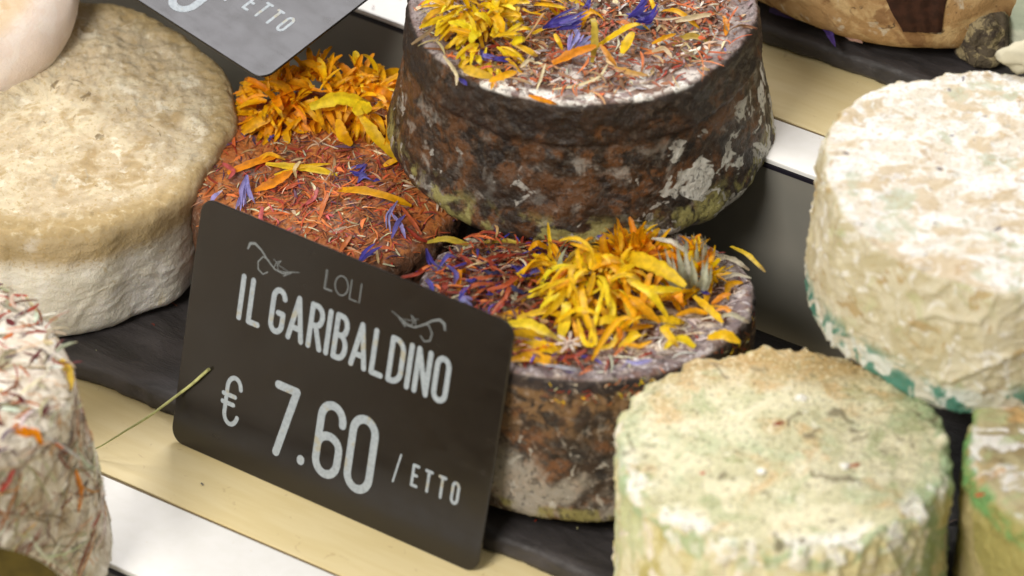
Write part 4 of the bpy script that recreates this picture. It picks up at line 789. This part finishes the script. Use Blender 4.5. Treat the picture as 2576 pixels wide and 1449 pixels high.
# dry grass blade
P = [at(214, 1141, -.45), at(262, 1118, -.3), at(310, 1087, .0), at(372, 1050, .35), on_plane(440, 999, BL+Nd*.16, Nd), on_plane(484, 966, BL+Nd*.13, Nd), on_plane(526, 928, BL+Nd*.08, Nd)]
def tube(P, rad, n=7, sub=24):
    P = np.array(P); t = np.linspace(0, 1, len(P)); tt = np.linspace(0, 1, sub+1); Q = np.stack([np.interp(tt, t, P[:, k]) for k in range(3)], 1)
    for _ in range(2): Q[1:-1] = (Q[:-2]+2*Q[1:-1]+Q[2:])/4
    T = np.gradient(Q, axis=0); T /= np.linalg.norm(T, axis=1)[:, None]; a = np.cross(T, [0, 0, 1.0]); a /= np.linalg.norm(a, axis=1)[:, None]; b = np.cross(T, a); V = []; F_ = []
    for i in range(sub+1):
        r_ = np.interp(tt[i], [0, .5, 1], rad)
        for j in range(n): V.append(Q[i]+(a[i]*cos(2*pi*j/n)+b[i]*sin(2*pi*j/n))*r_)
    for i in range(sub):
        for j in range(n): F_.append((i*n+j, i*n+(j+1) % n, (i+1)*n+(j+1) % n, (i+1)*n+j))
    F_.append(tuple(range(n))); F_.append(tuple(sub*n+j for j in range(n))[::-1])
    return V, F_
V, F_ = tube(P, [.015, .035, .045]); V = np.array(V); V = V+.012*fbm(V*6, 3, 2)[:, None]; c0 = P[0]
tag(mesh_obj('grass_blade', V-c0, F_, flat('dry_grass', (.46, .47, .20), .6, .3, .25, 4), M=Matrix.Translation(Vector(c0)*CM)), 'thin dry green grass blade across the left edge of the price card', 'grass blade')

# silvery dried flower head : sepals cupping upwards at the right of the front cheese
sp_root = empty('dried_flower_head', None, G1.M @ Matrix.Translation(Vector(pix(G1, 1748, 728, .3))*CM)); tag(sp_root, 'silvery grey-green dried flower cup with pointed sepals among orange petals, front dark cheese', 'dried flower')
b0 = pix(G1, 1748, 728, .3)
for k, (xs, ys, xm, ym, l, wd_) in enumerate([(1655, 628, 1672, 690, 1.05, .22), (1672, 622, 1690, 685, 1.15, .22), (1690, 640, 1700, 690, 1.2, .2), (1700, 618, 1715, 680, 1.3, .24), (1722, 612, 1730, 680, 1.35, .24), (1738, 640, 1745, 690, 1.25, .22), (1782, 640, 1772, 700, 1.2, .26), (1768, 652, 1768, 700, 1.0, .2), (1790, 665, 1785, 705, .9, .18)]):
    P = [b0, pix(G1, (1748+xm)/2, (728+ym)/2+14, .45), pix(G1, xm, ym, .4+l*.45), pix(G1, (xs+xm)/2, (ys+ym)/2, .4+l*.75), pix(G1, xs, ys, .4+l)]
    R_ = ribbon(np.array(P)-b0, wd_, (0, -1, .35), .7, col=jit((.44, .46, .36), .12), ctip=(.22, .23, .15), prof=(.5, .9, 1, .9, .6, .3, .03), n=16)
    emit('sepal', R_, PETAL, parent=sp_root)
loose(G1, [(1640, 600), (1690, 608), (1735, 640)], .16, (.72, .70, .62), '', 'pale leaf strips', cat='leaf', name='leaf', lifts=(1.2, 1.4, 1.0))
# crumbs and herb dust on the boards
def dust(label, z, n, n0, n1, e0, e1, seed):
    r = random.Random(seed); b = Bag()
    for _ in range(n):
        e = r.uniform(e0, e1); nn = r.uniform(n0, n1); p = E_*e+N_*nn; a = r.random()*6.28; L = r.choice((.05, .08, .12, .3)); wd_ = .03+.03*r.random()
        P = [(p[0]+cos(a)*L*t, p[1]+sin(a)*L*t, z+.02+.03*sin(3*t)) for t in (0, .33, .66, 1)]
        b.add(ribbon(P, wd_, (r.uniform(-.5, .5), r.uniform(-.5, .5), 1), .8, col=jit(r.choice([TAN, RED, BRN, CRM, (.1, .08, .1), ORY]), .3), ncross=2, n=4, prof=(.6, 1, 1, .5)))
    tag(b.obj('crumbs', HERB, Matrix.Identity(4)), label, 'crumbs', kind='stuff')
dust('fine crumbs and petal scraps scattered on the slate in front', .01, 130, 2, 9.4, -26, 16, 7)
dust('tiny specks and petal scraps on the cream and white front shelf strip', -.595, 14, 10.0, 15.4, -24, 12, 8)
dust('tiny specks on the cream and white strip of the upper shelf', 5.0, 16, -7.6, -3.1, -14, 12, 9)
